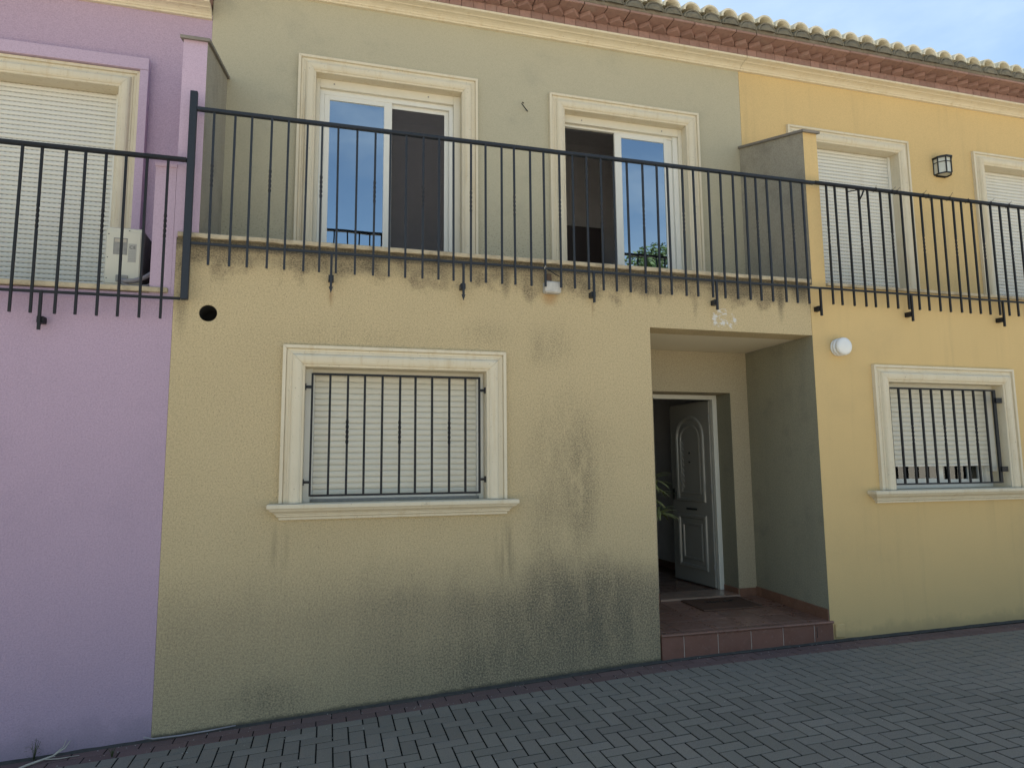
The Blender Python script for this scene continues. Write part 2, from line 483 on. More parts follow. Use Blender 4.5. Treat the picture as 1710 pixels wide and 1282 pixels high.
class MB:
    def __init__(self):
        self.v = []; self.f = []; self.mi = []; self.sm = []
    def face(self, idx, mi=0, sm=False):
        self.f.append(idx); self.mi.append(mi); self.sm.append(sm)
    def quad(self, a, b, c, d, mi=0):
        i = len(self.v)
        self.v += [a, b, c, d]
        self.face((i, i + 1, i + 2, i + 3), mi)
        return self
    def poly(self, pts, mi=0):
        i = len(self.v)
        self.v += pts
        self.face(tuple(range(i, i + len(pts))), mi)
        return self
    def box(self, x0, x1, y0, y1, z0, z1, mi=0, ch=0.0):
        if ch <= 0:
            i = len(self.v)
            self.v += [(x0, y0, z0), (x1, y0, z0), (x1, y1, z0), (x0, y1, z0), (x0, y0, z1), (x1, y0, z1), (x1, y1, z1), (x0, y1, z1)]
            for q in ((3, 2, 1, 0), (4, 5, 6, 7), (0, 1, 5, 4), (1, 2, 6, 5), (2, 3, 7, 6), (3, 0, 4, 7)):
                self.face(tuple(i + k for k in q), mi)
            return self
        i = len(self.v)
        X = (x0, x1); Y = (y0, y1); Z = (z0, z1); c = ch
        def corner(a, b, d):
            s = (1 if a == 0 else -1, 1 if b == 0 else -1, 1 if d == 0 else -1)
            p = (X[a], Y[b], Z[d])
            return [(p[0], p[1] + s[1] * c, p[2] + s[2] * c), (p[0] + s[0] * c, p[1], p[2] + s[2] * c), (p[0] + s[0] * c, p[1] + s[1] * c, p[2])]
        ix = {}
        for a in (0, 1):
            for b in (0, 1):
                for d in (0, 1):
                    ix[(a, b, d)] = len(self.v)
                    self.v += corner(a, b, d)
        g = lambda a, b, d, k: ix[(a, b, d)] + k
        F = []
        for a in (0, 1):
            F.append([g(a, 0, 0, 0), g(a, 1, 0, 0), g(a, 1, 1, 0), g(a, 0, 1, 0)][::(-1 if a == 0 else 1)])
        for b in (0, 1):
            F.append([g(0, b, 0, 1), g(1, b, 0, 1), g(1, b, 1, 1), g(0, b, 1, 1)][::(1 if b == 0 else -1)])
        for d in (0, 1):
            F.append([g(0, 0, d, 2), g(1, 0, d, 2), g(1, 1, d, 2), g(0, 1, d, 2)][::(-1 if d == 0 else 1)])
        for b in (0, 1):
            for d in (0, 1):
                F.append([g(0, b, d, 1), g(1, b, d, 1), g(1, b, d, 2), g(0, b, d, 2)])
        for a in (0, 1):
            for d in (0, 1):
                F.append([g(a, 0, d, 0), g(a, 1, d, 0), g(a, 1, d, 2), g(a, 0, d, 2)])
        for a in (0, 1):
            for b in (0, 1):
                F.append([g(a, b, 0, 0), g(a, b, 1, 0), g(a, b, 1, 1), g(a, b, 0, 1)])
        for a in (0, 1):
            for b in (0, 1):
                for d in (0, 1):
                    F.append([g(a, b, d, 0), g(a, b, d, 1), g(a, b, d, 2)])
        for q in F:
            self.face(tuple(q), mi)
        return self
    def tube(self, pts, rad, n=8, mi=0, cap=True, sm=True):
        pts = [Vector(p) for p in pts]
        rads = rad if isinstance(rad, (list, tuple)) else [rad] * len(pts)
        base = len(self.v)
        ref = None
        for k, p in enumerate(pts):
            d = (pts[min(k + 1, len(pts) - 1)] - pts[max(k - 1, 0)]).normalized()
            if ref is None:
                ref = Vector((0, 0, 1)) if abs(d.z) < 0.9 else Vector((1, 0, 0))
            a = d.cross(ref).normalized()
            b = d.cross(a).normalized()
            ref = -b.cross(d).cross(b) if False else ref
            for j in range(n):
                t = 2 * math.pi * j / n
                self.v.append(tuple(p + (a * math.cos(t) + b * math.sin(t)) * rads[k]))
        for k in range(len(pts) - 1):
            for j in range(n):
                self.face((base + k * n + j, base + k * n + (j + 1) % n, base + (k + 1) * n + (j + 1) % n, base + (k + 1) * n + j), mi, sm)
        if cap:
            self.face(tuple(base + j for j in range(n))[::-1], mi)
            e = base + (len(pts) - 1) * n
            self.face(tuple(e + j for j in range(n)), mi)
        return self
    def lathe_y(self, prof, cx, cz, n=28, mi=0, sm=True):   # profile (radius, y) spun round an axis along y
        base = len(self.v)
        for (r, y) in prof:
            for j in range(n):
                t = 2 * math.pi * j / n
                self.v.append((cx + r * math.cos(t), y, cz + r * math.sin(t)))
        for k in range(len(prof) - 1):
            for j in range(n):
                self.face((base + k * n + j, base + k * n + (j + 1) % n, base + (k + 1) * n + (j + 1) % n, base + (k + 1) * n + j), mi, sm)
        self.face(tuple(base + (len(prof) - 1) * n + j for j in range(n)), mi)
        return self
    def sweep_x(self, prof, x0, x1, mi=0, jit=0.0, seg=1):       # closed (y,z) profile extruded along x
        n = len(prof); base = len(self.v)
        for s in range(seg + 1):
            x = x0 + (x1 - x0) * s / seg
            for (y, z) in prof:
                self.v.append((x, y + random.uniform(-jit, jit), z + random.uniform(-jit, jit)))
        for s in range(seg):
            for k in range(n):
                self.face((base + s * n + k, base + s * n + (k + 1) % n, base + (s + 1) * n + (k + 1) % n, base + (s + 1) * n + k), mi)
        self.face(tuple(base + k for k in range(n)), mi)
        self.face(tuple(base + seg * n + k for k in range(n))[::-1], mi)
        return self
    def mapped(self, fn):
        self.v = [tuple(fn(*p)) for p in self.v]
        return self
    def mesh(self, name, mats, off=(0, 0, 0)):
        me = bpy.data.meshes.new(name)
        me.from_pydata([(p[0] - off[0], p[1] - off[1], p[2] - off[2]) for p in self.v], [], self.f)
        for m in (mats if isinstance(mats, (list, tuple)) else [mats]):
            me.materials.append(m)
        for p, mi, sm in zip(me.polygons, self.mi, self.sm):
            p.material_index = mi
            p.use_smooth = sm
        bm = bmesh.new()
        bm.from_mesh(me)
        bmesh.ops.recalc_face_normals(bm, faces=bm.faces)
        bm.to_mesh(me)
        bm.free()
        me.update()
        return me
    def build(self, name, mats, parent=None, bevel=0.0):
        off = wloc(parent) if parent else (0, 0, 0)
        me = self.mesh(name, mats, off)
        o = bpy.data.objects.new(name, me)
        C.objects.link(o)
        if parent:
            o.parent = parent
            WL[o.name] = Vector(off)
        if bevel:
            md = o.modifiers.new('edge', 'BEVEL')
            md.width = bevel; md.segments = 2; md.limit_method = 'ANGLE'; md.angle_limit = R(40)
        return o

def place(me, name, parent, loc, rot=(0, 0, 0)):          # shared-mesh copy standing at a world point
    o = bpy.data.objects.new(name, me)
    C.objects.link(o)
    if parent:
        o.parent = parent
        o.location = Vector(loc) - wloc(parent)
    else:
        o.location = loc
    o.rotation_euler = rot
    return o

def wall_panel(x0, x1, z0, z1, y0, y1, holes=(), circ=(), dx=0.0):
    """solid wall with rectangular holes (xa,xb,za,zb) and round holes (cx,cz,r)"""
    mb = MB()
    sq = [(cx - r * 1.5, cx + r * 1.5, cz - r * 1.5, cz + r * 1.5) for cx, cz, r in circ]
    H = list(holes) + sq
    xs = sorted(set([x0, x1] + [v for h in H for v in h[:2] if x0 < v < x1]))
    zs = sorted(set([z0, z1] + [v for h in H for v in h[2:] if z0 < v < z1]))
    def solid(i, k):
        if i < 0 or k < 0 or i >= len(xs) - 1 or k >= len(zs) - 1:
            return False
        cx = (xs[i] + xs[i + 1]) / 2; cz = (zs[k] + zs[k + 1]) / 2
        return not any(h[0] < cx < h[1] and h[2] < cz < h[3] for h in H)
    for i in range(len(xs) - 1):
        for k in range(len(zs) - 1):
            if not solid(i, k):
                continue
            a, b, c, d = xs[i], xs[i + 1], zs[k], zs[k + 1]
            mb.quad((a, y0, c), (b, y0, c), (b, y0, d), (a, y0, d))
            mb.quad((a, y1, c), (a, y1, d), (b, y1, d), (b, y1, c))
            if not solid(i - 1, k): mb.quad((a, y0, c), (a, y0, d), (a, y1, d), (a, y1, c))
            if not solid(i + 1, k): mb.quad((b, y0, c), (b, y1, c), (b, y1, d), (b, y0, d))
            if not solid(i, k - 1): mb.quad((a, y0, c), (a, y1, c), (b, y1, c), (b, y0, c))
            if not solid(i, k + 1): mb.quad((a, y0, d), (b, y0, d), (b, y1, d), (a, y1, d))
    for (cx, cz, r), s in zip(circ, sq):
        n = 32
        ring = [(cx + r * math.cos(2 * math.pi * j / n + math.pi / 4), cz + r * math.sin(2 * math.pi * j / n + math.pi / 4)) for j in range(n)]
        out = []
        for j in range(n):
            t = 2 * math.pi * j / n + math.pi / 4
            k = max(abs(math.cos(t)), abs(math.sin(t)))
            out.append((cx + r * 1.5 * math.cos(t) / k, cz + r * 1.5 * math.sin(t) / k))
        for j in range(n):
            q = (j + 1) % n
            for y in (y0, y1):
                mb.quad((ring[j][0], y, ring[j][1]), (ring[q][0], y, ring[q][1]), (out[q][0], y, out[q][1]), (out[j][0], y, out[j][1]))
            mb.quad((ring[j][0], y0, ring[j][1]), (ring[q][0], y0, ring[q][1]), (ring[q][0], y1, ring[q][1]), (ring[j][0], y1, ring[j][1]))
    return mb

def merge(o, d=0.0002):
    bm = bmesh.new(); bm.from_mesh(o.data)
    bmesh.ops.remove_doubles(bm, verts=bm.verts, dist=d)
    bmesh.ops.recalc_face_normals(bm, faces=bm.faces)
    bm.to_mesh(o.data); bm.free()
    return o

# ------------------------------------------------------------------ ground profile along the row of houses
GX = [(-60, -1.2), (-14, -0.80), (-2.0, -0.1163), (-1.1, -0.0661), (0.54, 0.0192), (2.4, 0.1172), (2.79, 0.1355), (3.2, 0.148), (4.51, 0.172), (6.78, 0.2012), (12, 0.26), (60, 0.6)]
def g(x):
    if x <= GX[0][0]: return GX[0][1]
    for (a, za), (b, zb) in zip(GX, GX[1:]):
        if x <= b:
            return za + (zb - za) * (x - a) / (b - a)
    return GX[-1][1]
def gslope(x):
    return (g(x + 0.05) - g(x - 0.05)) / 0.1

# ------------------------------------------------------------------ ground and pavement
def sheet(name, xs, ys, mat, dz, hole=None):
    mb = MB()
    for j, y in enumerate(ys):
        for x in xs:
            mb.v.append((x, y, g(x) + dz))
    n = len(xs)
    for j in range(len(ys) - 1):
        for i in range(n - 1):
            mb.face((j * n + i, j * n + i + 1, (j + 1) * n + i + 1, (j + 1) * n + i))
    return mb.build(name, mat)
gxs = [-400, -200, -100] + [p[0] for p in GX] + [100, 200, 400]
ground = sheet('ground', gxs, [-400, -200, -80, -30, -10, -5, 0.1, 3, 12, 40, 120, 400], M['ground'], -0.055)
ground['kind'] = 'structure'
PAVE_X0, PAVE_X1, PAVE_Y = -5.4, 13.0, -3.6
pave = sheet('pavement', [PAVE_X0 + (PAVE_X1 - PAVE_X0) * i / 80 for i in range(81)], [PAVE_Y, 0.05], M['bed'], -0.0032)
pave['kind'] = 'structure'

P = 0.103                                       # paving module
TH = -0.0059
PX, PY = 0.2059, -0.3364
ca, sa = math.cos(TH), math.sin(TH)
def grid(i, j):
    return (PX + i * P * ca - j * P * sa, PY + i * P * sa + j * P * ca)
CAMP = cam_o.matrix_world.translation
Rm = m3.transposed()
def seen(x, y, z, pad=0):
    q = Rm @ (Vector((x, y, z)) - CAMP)
    if q.z > -0.2: return None
    u = 855 + 1133.5 * q.x / -q.z; v = 641 - 1133.5 * q.y / -q.z
    return (u, v, -q.z) if -pad < u < 1710 + pad and -pad < v < 1282 + pad else None
TOPJ = 0.97                                     # upper edge of the herringbone field, in modules
def block_mesh(nm, lx, ly, mat):
    return MB().box(-lx / 2, lx / 2, -ly / 2, ly / 2, -0.05, 0, ch=0.0022).mesh(nm, mat)
J = 0.0092
bm_h = block_mesh('paver_along', 2 * P - J, P - J, M['paver'])
bm_v = block_mesh('paver_across', P - J, 2 * P - J, M['paver'])
bm_s = block_mesh('paver_half', P - J, P - J, M['paver'])
blocks = []
for i in range(-60, 130):
    for j in range(-34, 1):
        k = (i + j) % 4
        if k == 3:
            c = grid(i + 1, j + 0.5); blocks.append((c, bm_h))
        elif k == 1:
            if j == 0: c = grid(i + 0.5, j + 0.5); blocks.append((c, bm_s))
            else: c = grid(i + 0.5, j + 1); blocks.append((c, bm_v))
        elif k == 2 and j == -34:
            pass
def inside(c):
    return PAVE_X0 + 0.1 < c[0] < PAVE_X1 - 0.1 and c[1] > PAVE_Y + 0.1
blocks = [b for b in blocks if inside(b[0])]
near = []
for b in blocks:
    s = seen(b[0][0], b[0][1], g(b[0][0]), 25)
    near.append((s[2] if s else 1e9, b))
near.sort(key=lambda t: t[0])
rest = MB()
for idx, (d, (c, me)) in enumerate(near):
    x, y = c
    z = g(x) + random.uniform(-0.0009, 0.0014)
    rot = (random.uniform(-.005, .005), -math.atan(gslope(x)) + random.uniform(-.005, .005), TH + random.uniform(-.006, .006))
    if idx < 300 and d < 1e8:
        place(me, 'paver', pave, (x, y, z), rot)
    else:
        mt = Matrix.Translation((x, y, z)) @ __import__('mathutils').Euler(rot).to_matrix().to_4x4()
        b0 = len(rest.v)
        rest.v += [tuple(mt @ v.co) for v in me.vertices]
        for p in me.polygons:
            rest.face(tuple(b0 + q for q in p.vertices))
o = rest.build('distant_pavers', M['paver'], pave)
o['kind'] = 'stuff'
bm_r = block_mesh('border_block', 2 * P - J * 0.6, P - J * 0.7, M['red_paver'])
for row, (yy, ph) in enumerate(((-0.085, 0.308), (-0.187, 0.200))):
    k0 = int((PAVE_X0 - ph) / 0.2075) + 1
    for k in range(k0, int((PAVE_X1 - ph) / 0.2075) - 1):
        x = ph + k * 0.2075 + 0.104
        y = yy + (x - 0.2) * TH
        place(bm_r, 'border_paver', pave, (x, y, g(x) + random.uniform(-.001, .002)), (random.uniform(-.008, .008), -math.atan(gslope(x)), TH + random.uniform(-.01, .01)))
# mortar fillet between wall foot and border
mf = MB()
xs = [PAVE_X0 + 0.1 * i for i in range(int((PAVE_X1 - PAVE_X0) / 0.1))]
for i, x in enumerate(xs):
    a = random.uniform(0, .006)
    mf.v += [(x, -0.034 + (x - .2) * TH * 0.4 - a, g(x) - .03), (x, -0.030 - a, g(x) + .002 + a * .5), (x, 0.02, g(x) + .012 + a)]
    if i:
        b = 3 * i
        mf.face((b - 3, b, b + 1, b - 2)); mf.face((b - 2, b + 1, b + 2, b - 1))
mf.build('mortar_joint', M['mortar_foot'], pave)

gr = MB()
for k in range(260):
    x = random.uniform(-1.8, 6.5); y = -random.random() ** 1.6 * 2.6 - .03
    if random.random() < .35: y = random.uniform(-.26, -.03)
    s_ = random.uniform(.0025, .0075); a = random.uniform(0, 6.28); z = g(x) + .0025
    gr.v += [(x + s_ * math.cos(a), y + s_ * math.sin(a), z), (x + s_ * .6 * math.cos(a + 2), y + s_ * .6 * math.sin(a + 2), z), (x + s_ * math.cos(a + 4), y + s_ * math.sin(a + 4), z), (x, y, z + s_ * .6)]
    b = len(gr.v) - 4
    for f in ((0, 1, 3), (1, 2, 3), (2, 0, 3), (2, 1, 0)): gr.face(tuple(b + q for q in f))
go = gr.build('grit', plain('pale_grit', (.42, .40, .36), .9, .1, var=.4, nscale=300))
go['kind'] = 'stuff'

# ------------------------------------------------------------------ mouldings
SUR = [(0.000, 0.000), (0.000, 0.030), (0.006, 0.036), (0.016, 0.036), (0.020, 0.044), (0.034, 0.053), (0.052, 0.057), (0.074, 0.057), (0.088, 0.050), (0.096, 0.038), (0.100, 0.028), (0.112, 0.028), (0.116, 0.021), (0.136, 0.021), (0.139, 0.016), (0.142, 0.036), (0.166, 0.036), (0.168, 0.0)]
def surround(parent, xi0, xi1, zt, zb, y, mat, reveal_y, sill=None, name='window_surround', prof=SUR):
    """cast frame: reveal lining as the part, its mitred lengths as sub-parts"""
    rv = MB()
    rv.quad((xi0, y, zb), (xi0, y, zt), (xi0, reveal_y, zt), (xi0, reveal_y, zb))
    rv.quad((xi1, y, zb), (xi1, reveal_y, zb), (xi1, reveal_y, zt), (xi1, y, zt))
    rv.quad((xi0, y, zt), (xi1, y, zt), (xi1, reveal_y, zt), (xi0, reveal_y, zt))
    base = rv.build(name, mat, parent)
    e = 0.0010
    def leg(f0, f1):
        mb = MB(); n = len(prof)
        for (w, p) in prof: mb.v.append(f0(w) [:1] + (y - p,) + f0(w)[1:])
        for (w, p) in prof: mb.v.append(f1(w) [:1] + (y - p,) + f1(w)[1:])
        for k in range(n - 1):
            mb.face((k, k + 1, n + k + 1, n + k))
        mb.face(tuple(range(n))); mb.face(tuple(range(n, 2 * n))[::-1])
        mb.build('surround_moulding', mat, base)
    leg(lambda w: (xi0 - w, zb), lambda w: (xi0 - w, zt + w - e))
    leg(lambda w: (xi0 - w + e, zt + w), lambda w: (xi1 + w - e, zt + w))
    leg(lambda w: (xi1 + w, zt + w - e), lambda w: (xi1 + w, zb))
    return base

def sill(parent, x0, x1, zt, y, mat, back):
    """moulded sill with returned ends; x0..x1 is the widest (top) edge"""
    prof = [(0.105, zt), (0.110, zt - .006), (0.110, zt - .030), (0.104, zt - .035), (0.098, zt - .037), (0.090, zt - .050), (0.070, zt - .062), (0.058, zt - .070), (0.055, zt - .078), (0.046, zt - .080), (0.046, zt - .092), (0.030, zt - .100), (0.028, zt - .118)]
    mb = MB()
    for (p, z) in prof:
        q = 0.110 - p
        mb.v += [(x0 + q, y, z), (x0 + q, y - p, z), (x1 - q, y - p, z), (x1 - q, y, z)]
    for k in range(len(prof) - 1):
        for s in range(3):
            mb.face((4 * k + s, 4 * k + s + 1, 4 * k + 5 + s, 4 * k + 4 + s))
    n = len(prof)
    mb.face((0, 3, 2, 1)); mb.face((4 * n - 4, 4 * n - 3, 4 * n - 2, 4 * n - 1))
    o = mb.build('window_sill', mat, parent, bevel=0.002)
    return o

def shutter(parent, x0, x1, zt, zb, y, pitch, dash, guide=0.028, box=0.0, half=False):
    mb = MB()
    mb.box(x0 - .001, x0 + guide, y - .018, y + .04, zb - (0.06 if half else 0), zt)
    base = mb.build('roller_shutter', M['pvc'], parent, bevel=0.002)
    MB().box(x1 - guide, x1 + .001, y - .018, y + .04, zb - (0.06 if half else 0), zt).build('guide_rail', M['pvc'], base, bevel=0.002)
    w = x1 - x0 - 2 * guide - .004
    h = pitch
    # slat cross-section: slightly bowed face with a recessed interlock
    sec = [(0.004, -h / 2 + .0005), (-0.001, -h / 2 + .003), (-0.0045, -h / 4), (-0.006, 0), (-0.0045, h / 4), (-0.001, h / 2 - .0060), (0.007, h / 2 - .0050), (0.008, h / 2)]
    me = MB().sweep_x([(a, b) for a, b in sec] + [(0.012, h / 2), (0.012, -h / 2 + .0005)], -w / 2, w / 2).mesh('shutter_slat', M['slat_dash' if dash else 'slat'])
    z = zt - box - h / 2
    while z > zb + h / 2:
        place(me, 'slat', base, ((x0 + x1) / 2, y + random.uniform(-.0006, .0006), z), (0, random.uniform(-.0006, .0006), 0))
        z -= h
    MB().box(x0 + guide + .002, x1 - guide - .002, y - .009, y + .012, zb, z + h / 2 - .001, ch=.002).build('bottom_bar', M['pvc'], base)
    return base

# ------------------------------------------------------------------ eaves and roof shared pieces
S45 = math.sqrt(.5)
me_course = MB().box(-.0597, .0597, 0, .16, 0, .083, ch=.002).mesh('course_brick', M['brick'])
tb = MB().box(-.0590, .0590, -.0590, .0590, 0, .045, ch=.002)
tb.mapped(lambda x, y, z: (S45 * (x - y), S45 * (x + y), z))
me_tooth = tb.mesh('dogtooth_brick', M['brick'])
me_flat = MB().box(-.1235, .1235, 0, .33, 0, .026, ch=.003).mesh('flat_brick', M['brick'])
def tile_mesh():
    """doubled eaves tile: weathered lower tile with a mortar plug, pale upper tile bedded on its back"""
    mb = MB(); n = 12; sl = math.tan(R(20)); m = n + 1
    def shell_(y0, y1, rx, rz, th, dz, mi, taper=.9):
        b0 = len(mb.v)
        for (y, k_) in ((y0, 1.0), (y1, taper)):
            for (a_, c_) in ((rx, rz), (rx - th, rz - th)):
                for k in range(m):
                    t = math.pi * k / n
                    mb.v.append((a_ * k_ * math.cos(t), y, c_ * k_ * math.sin(t) + dz + y * sl))
        for k in range(n):
            mb.face((b0 + k, b0 + k + 1, b0 + 2 * m + k + 1, b0 + 2 * m + k), mi, True)
            mb.face((b0 + m + k, b0 + 3 * m + k, b0 + 3 * m + k + 1, b0 + m + k + 1), mi, True)
            mb.face((b0 + k, b0 + m + k, b0 + m + k + 1, b0 + k + 1), mi)
        for k in (0, n):
            mb.face((b0 + k, b0 + 2 * m + k, b0 + 3 * m + k, b0 + m + k), mi)
    shell_(0, .40, .108, .098, .014, 0, 1)
    shell_(.016, .46, .103, .104, .020, .092, 0)
    pr = [(.095, 0.03), (.093, .004), (.080, -.004), (.045, -.008)]
    b0 = len(mb.v)
    for (r, y) in pr:
        for k in range(n + 1):
            jt = random.uniform(.96, 1.04)
            mb.v.append((r * jt * math.cos(math.pi * k / n), y + random.uniform(-.003, .003), r * .86 * jt * math.sin(math.pi * k / n) - .002))
    for s_ in range(len(pr) - 1):
        for k in range(n):
            mb.face((b0 + s_ * m + k, b0 + s_ * m + k + 1, b0 + (s_ + 1) * m + k + 1, b0 + (s_ + 1) * m + k), 1, True)
    mb.face(tuple(b0 + 3 * m + k for k in range(m)), 1)
    return mb.mesh('eaves_tile', [M['roof_tile'], M['mortar']])
me_tiles = [tile_mesh() for _ in range(4)]
CORN = [(0, 0), (-.030, .000), (-.034, .006), (-.034, .022), (-.044, .026), (-.052, .040), (-.074, .056), (-.096, .064), (-.118, .067), (-.124, .074), (-.140, .078), (-.166, .081), (-.186, .084), (-.190, .092), (-.190, .110), (0, .110)]
def eaves(house, x0, x1, z0, yw, px0=0.0):
    """moulded cornice, three brick courses and tiled eave; z0 = underside of the cornice"""
    MB().sweep_x([(yw + a, z0 + b * .75) for a, b in CORN], x0, x1, seg=1).build('cornice', M['cream'], house)
    zc = z0 + .083
    rf = MB()
    ye, ze = 0.660, z0 + .290
    # roof plane, ridge and rear slope as one slab under the tiles
    yr, zr = 5.4, ze + (5.4 - ye) * math.tan(R(20))
    rf.poly([(x0, ye + .05, ze - .02), (x1, ye + .05, ze - .02), (x1, yr, zr), (x0, yr, zr)])
    rf.poly([(x0, yr, zr), (x1, yr, zr), (x1, 10.2, ze - .1), (x0, 10.2, ze - .1)])
    rf.poly([(x0, ye + .05, ze - .03), (x0, 10.2, ze - .12), (x1, 10.2, ze - .12), (x1, ye + .05, ze - .03)])
    for x in (x0, x1):
        rf.poly([(x, ye + .05, ze - .03), (x, yr, zr), (x, 10.2, ze - .12)])
    roof = rf.build('roof', M['mortar_dark'], house)
    n = int((x1 - x0) / .1205); w = (x1 - x0) / n
    for k in range(n):
        place(me_course, 'course_brick', roof, (x0 + (k + .5) * w, .870 + random.uniform(-.002, .002), zc), (0, random.uniform(-.01, .01), 0))
    n = int((x1 - x0) / .167); w = (x1 - x0) / n
    for k in range(n):
        place(me_tooth, 'dogtooth_brick', roof, (x0 + (k + .5) * w, .845 + random.uniform(-.006, .004), zc + .084), (0, 0, random.uniform(-.05, .05)))
    n = int((x1 - x0) / .25); w = (x1 - x0) / n
    for k in range(n):
        place(me_flat, 'flat_brick', roof, (x0 + (k + .5) * w, .680 + random.uniform(-.003, .003), zc + .131), (random.uniform(-.01, .01), random.uniform(-.006, .006), 0))
    bk = MB().box(x0, x1, .875, 1.06, zc + .083, zc + .131)
    bk.build('brick_backing', M['brick'], roof)
    # ragged mortar bed under the tiles
    mb = MB(); N = int((x1 - x0) / .03)
    for k in range(N + 1):
        x = x0 + (x1 - x0) * k / N
        a = random.uniform(-.008, .008)
        mb.v += [(x, .72 + a, zc + .154), (x, .688 + a * .5, zc + .157 + a * .2), (x, .672 + a * .6, zc + .178 + random.uniform(-.008, .010)), (x, .69, zc + .225 + random.uniform(-.012, .012))]
        if k:
            b = 4 * k
            for s in range(3): mb.face((b - 4 + s, b + s, b + s + 1, b - 3 + s), 0, True)
    mb.build('mortar_bed', M['mortar_dark'], roof)
    n = int((x1 - x0) / .2315)
    first = math.ceil((x0 + .1 - 3.758) / .2315)
    for k in range(first, first + n + 1):
        x = 3.758 + k * .2315
        if x > x1 - .08: break
        place(random.choice(me_tiles), 'roof_tile', roof, (x + random.uniform(-.004, .004), ye + random.uniform(-.012, .008), zc + .186 + random.uniform(-.003, .004)), (0, random.uniform(-.02, .02), random.uniform(-.02, .02)))
    # upper rows of cover tiles, joined because nothing in the picture shows them one by one
    mb = MB(); sl = math.tan(R(20)); m = 7
    for k in range(first, first + n + 1):
        x = 3.758 + k * .2315
        if x > x1 - .08: break
        for row in range(12):
            y0 = ye + .40 + row * .38
            b0 = len(mb.v)
            for (yy, rr) in ((y0, .102), (y0 + .42, .09)):
                for q in range(m):
                    t = math.pi * q / (m - 1)
                    mb.v.append((x + rr * math.cos(t), yy, zc + .200 + (yy - ye) * sl + rr * 1.1 * math.sin(t)))
            for q in range(m - 1):
                mb.face((b0 + q, b0 + q + 1, b0 + m + q + 1, b0 + m + q), 0, True)
    o = mb.build('upper_tiles', M['roof_tile'], roof)
    o['kind'] = 'stuff'
    return roof

def shell(house, x0, x1, zs, zt, z0):
    """party walls, rear wall, floors and ceilings behind the facade"""
    mb = MB()
    for (ya, za, zb_) in ((.26, z0, zs - .45), (1.31, zs - .448, zt)):
        mb.box(x0 + .002, x0 + .09, ya, 9, za, zb_)
        mb.box(x1 - .008, x1 - .002, ya, 9, za, zb_)
    mb.box(x0 + .09, x1 - .008, 6.0, 6.2, z0, zt)
    mb.box(x0 + .09, x1 - .008, 1.31, 6.0, zs - .42, zs - .02)
    mb.box(x0 + .09, x1 - .008, 1.31, 6.0, zt - .5, zt - .35)
    return mb.build('interior_wall', M['interior'], house)

D = 1.05
# ------------------------------------------------------------------ middle house (ochre below, greyed ochre above)
mid = thing('terraced_house', (1.7, 1.0, 0.08), 'grimy ochre and sage terraced house between the lilac and the yellow house', 'house', None)
w = wall_panel(-1.095, 4.485, -.6, 3.498, 0, .25, [(-.165, 1.295, 1.42, 2.58), (2.777, 4.485, -.6, 2.99)], [(-.855, 2.93, .063)])
merge(w.build('wall', M['ochre'], mid))
w = wall_panel(-1.095, 4.558, 3.5, 6.44, D, D + .25, [(-.165, 1.295, 3.5, 5.58), (2.367, 3.847, 3.5, 5.555)])
merge(w.build('wall', M['sage'], mid))
pb = MB().lathe_y([(.0625, .01), (.0625, .24)], -.855, 2.93, 24)
pb.build('vent_pipe', M['pipe_dark'], mid)
# balcony slab, coping with a chipped edge
MB().box(-1.095, 4.50, .25, D, 3.0, 3.50).build('balcony_slab', M['porch_beige'], mid)
cp = MB()
n = 190
for k in range(n + 1):
    x = -1.085 + (4.485 + 1.085) * k / n
    a = random.uniform(-.004, .004) + (random.random() < .06) * random.uniform(0, .008); b = random.uniform(-.003, .003)
    cp.v += [(x, .03, 3.497), (x, -.028 + a, 3.499 + b), (x, -.031 + a, 3.508), (x, -.029 + a, 3.530 + b * .6), (x, -.02, 3.5365), (x, D + .01, 3.5385)]
    if k:
        q = 6 * k
        for s in range(5): cp.face((q - 6 + s, q + s, q + s + 1, q - 5 + s))
cp.face(tuple(range(6))); cp.face(tuple(range(6 * n, 6 * n + 6)))
cp.build('coping', M['coping'], mid)
shell(mid, -1.095, 4.50, 3.5, 6.9, -.6)
eaves(mid, -1.09, 4.56, 6.31, D)

# wing walls on the balcony ends
def wing(house, x0, x1, zf, zb, z0, front, side_l, side_r, cop, yb=D, over=.022):
    mb = MB()
    a = [(x0, 0.002, z0), (x1, 0.002, z0), (x1, 0.002, zf), (x0, 0.002, zf)]
    b = [(x0, yb, z0), (x1, yb, z0), (x1, yb, zb), (x0, yb, zb)]
    mb.poly(a, 0)
    mb.poly([a[0], a[3], b[3], b[0]], 1)
    mb.poly([a[1], b[1], b[2], a[2]], 2)
    mb.poly([a[3], a[2], b[2], b[3]], 2)
    o = mb.build('wing_wall', [front, side_l, side_r], house)
    o2 = MB()
    t = .028
    for (x, y, z) in ((x0 - over, -.008 - over, zf - .012), (x1 + over, -.008 - over, zf - .012), (x1 + over, yb, zb), (x0 - over, yb, zb)):
        o2.v.append((x, y, z))
    for (x, y, z) in ((x0 - over, -.008 - over, zf - .012 + t), (x1 + over, -.008 - over, zf - .012 + t), (x1 + over, yb, zb + t), (x0 - over, yb, zb + t)):
        o2.v.append((x, y, z))
    for q in ((3, 2, 1, 0), (4, 5, 6, 7), (0, 1, 5, 4), (1, 2, 6, 5), (2, 3, 7, 6), (3, 0, 4, 7)):
        o2.face(q)
    o2.build('coping', cop, house, bevel=0.004)
    return o

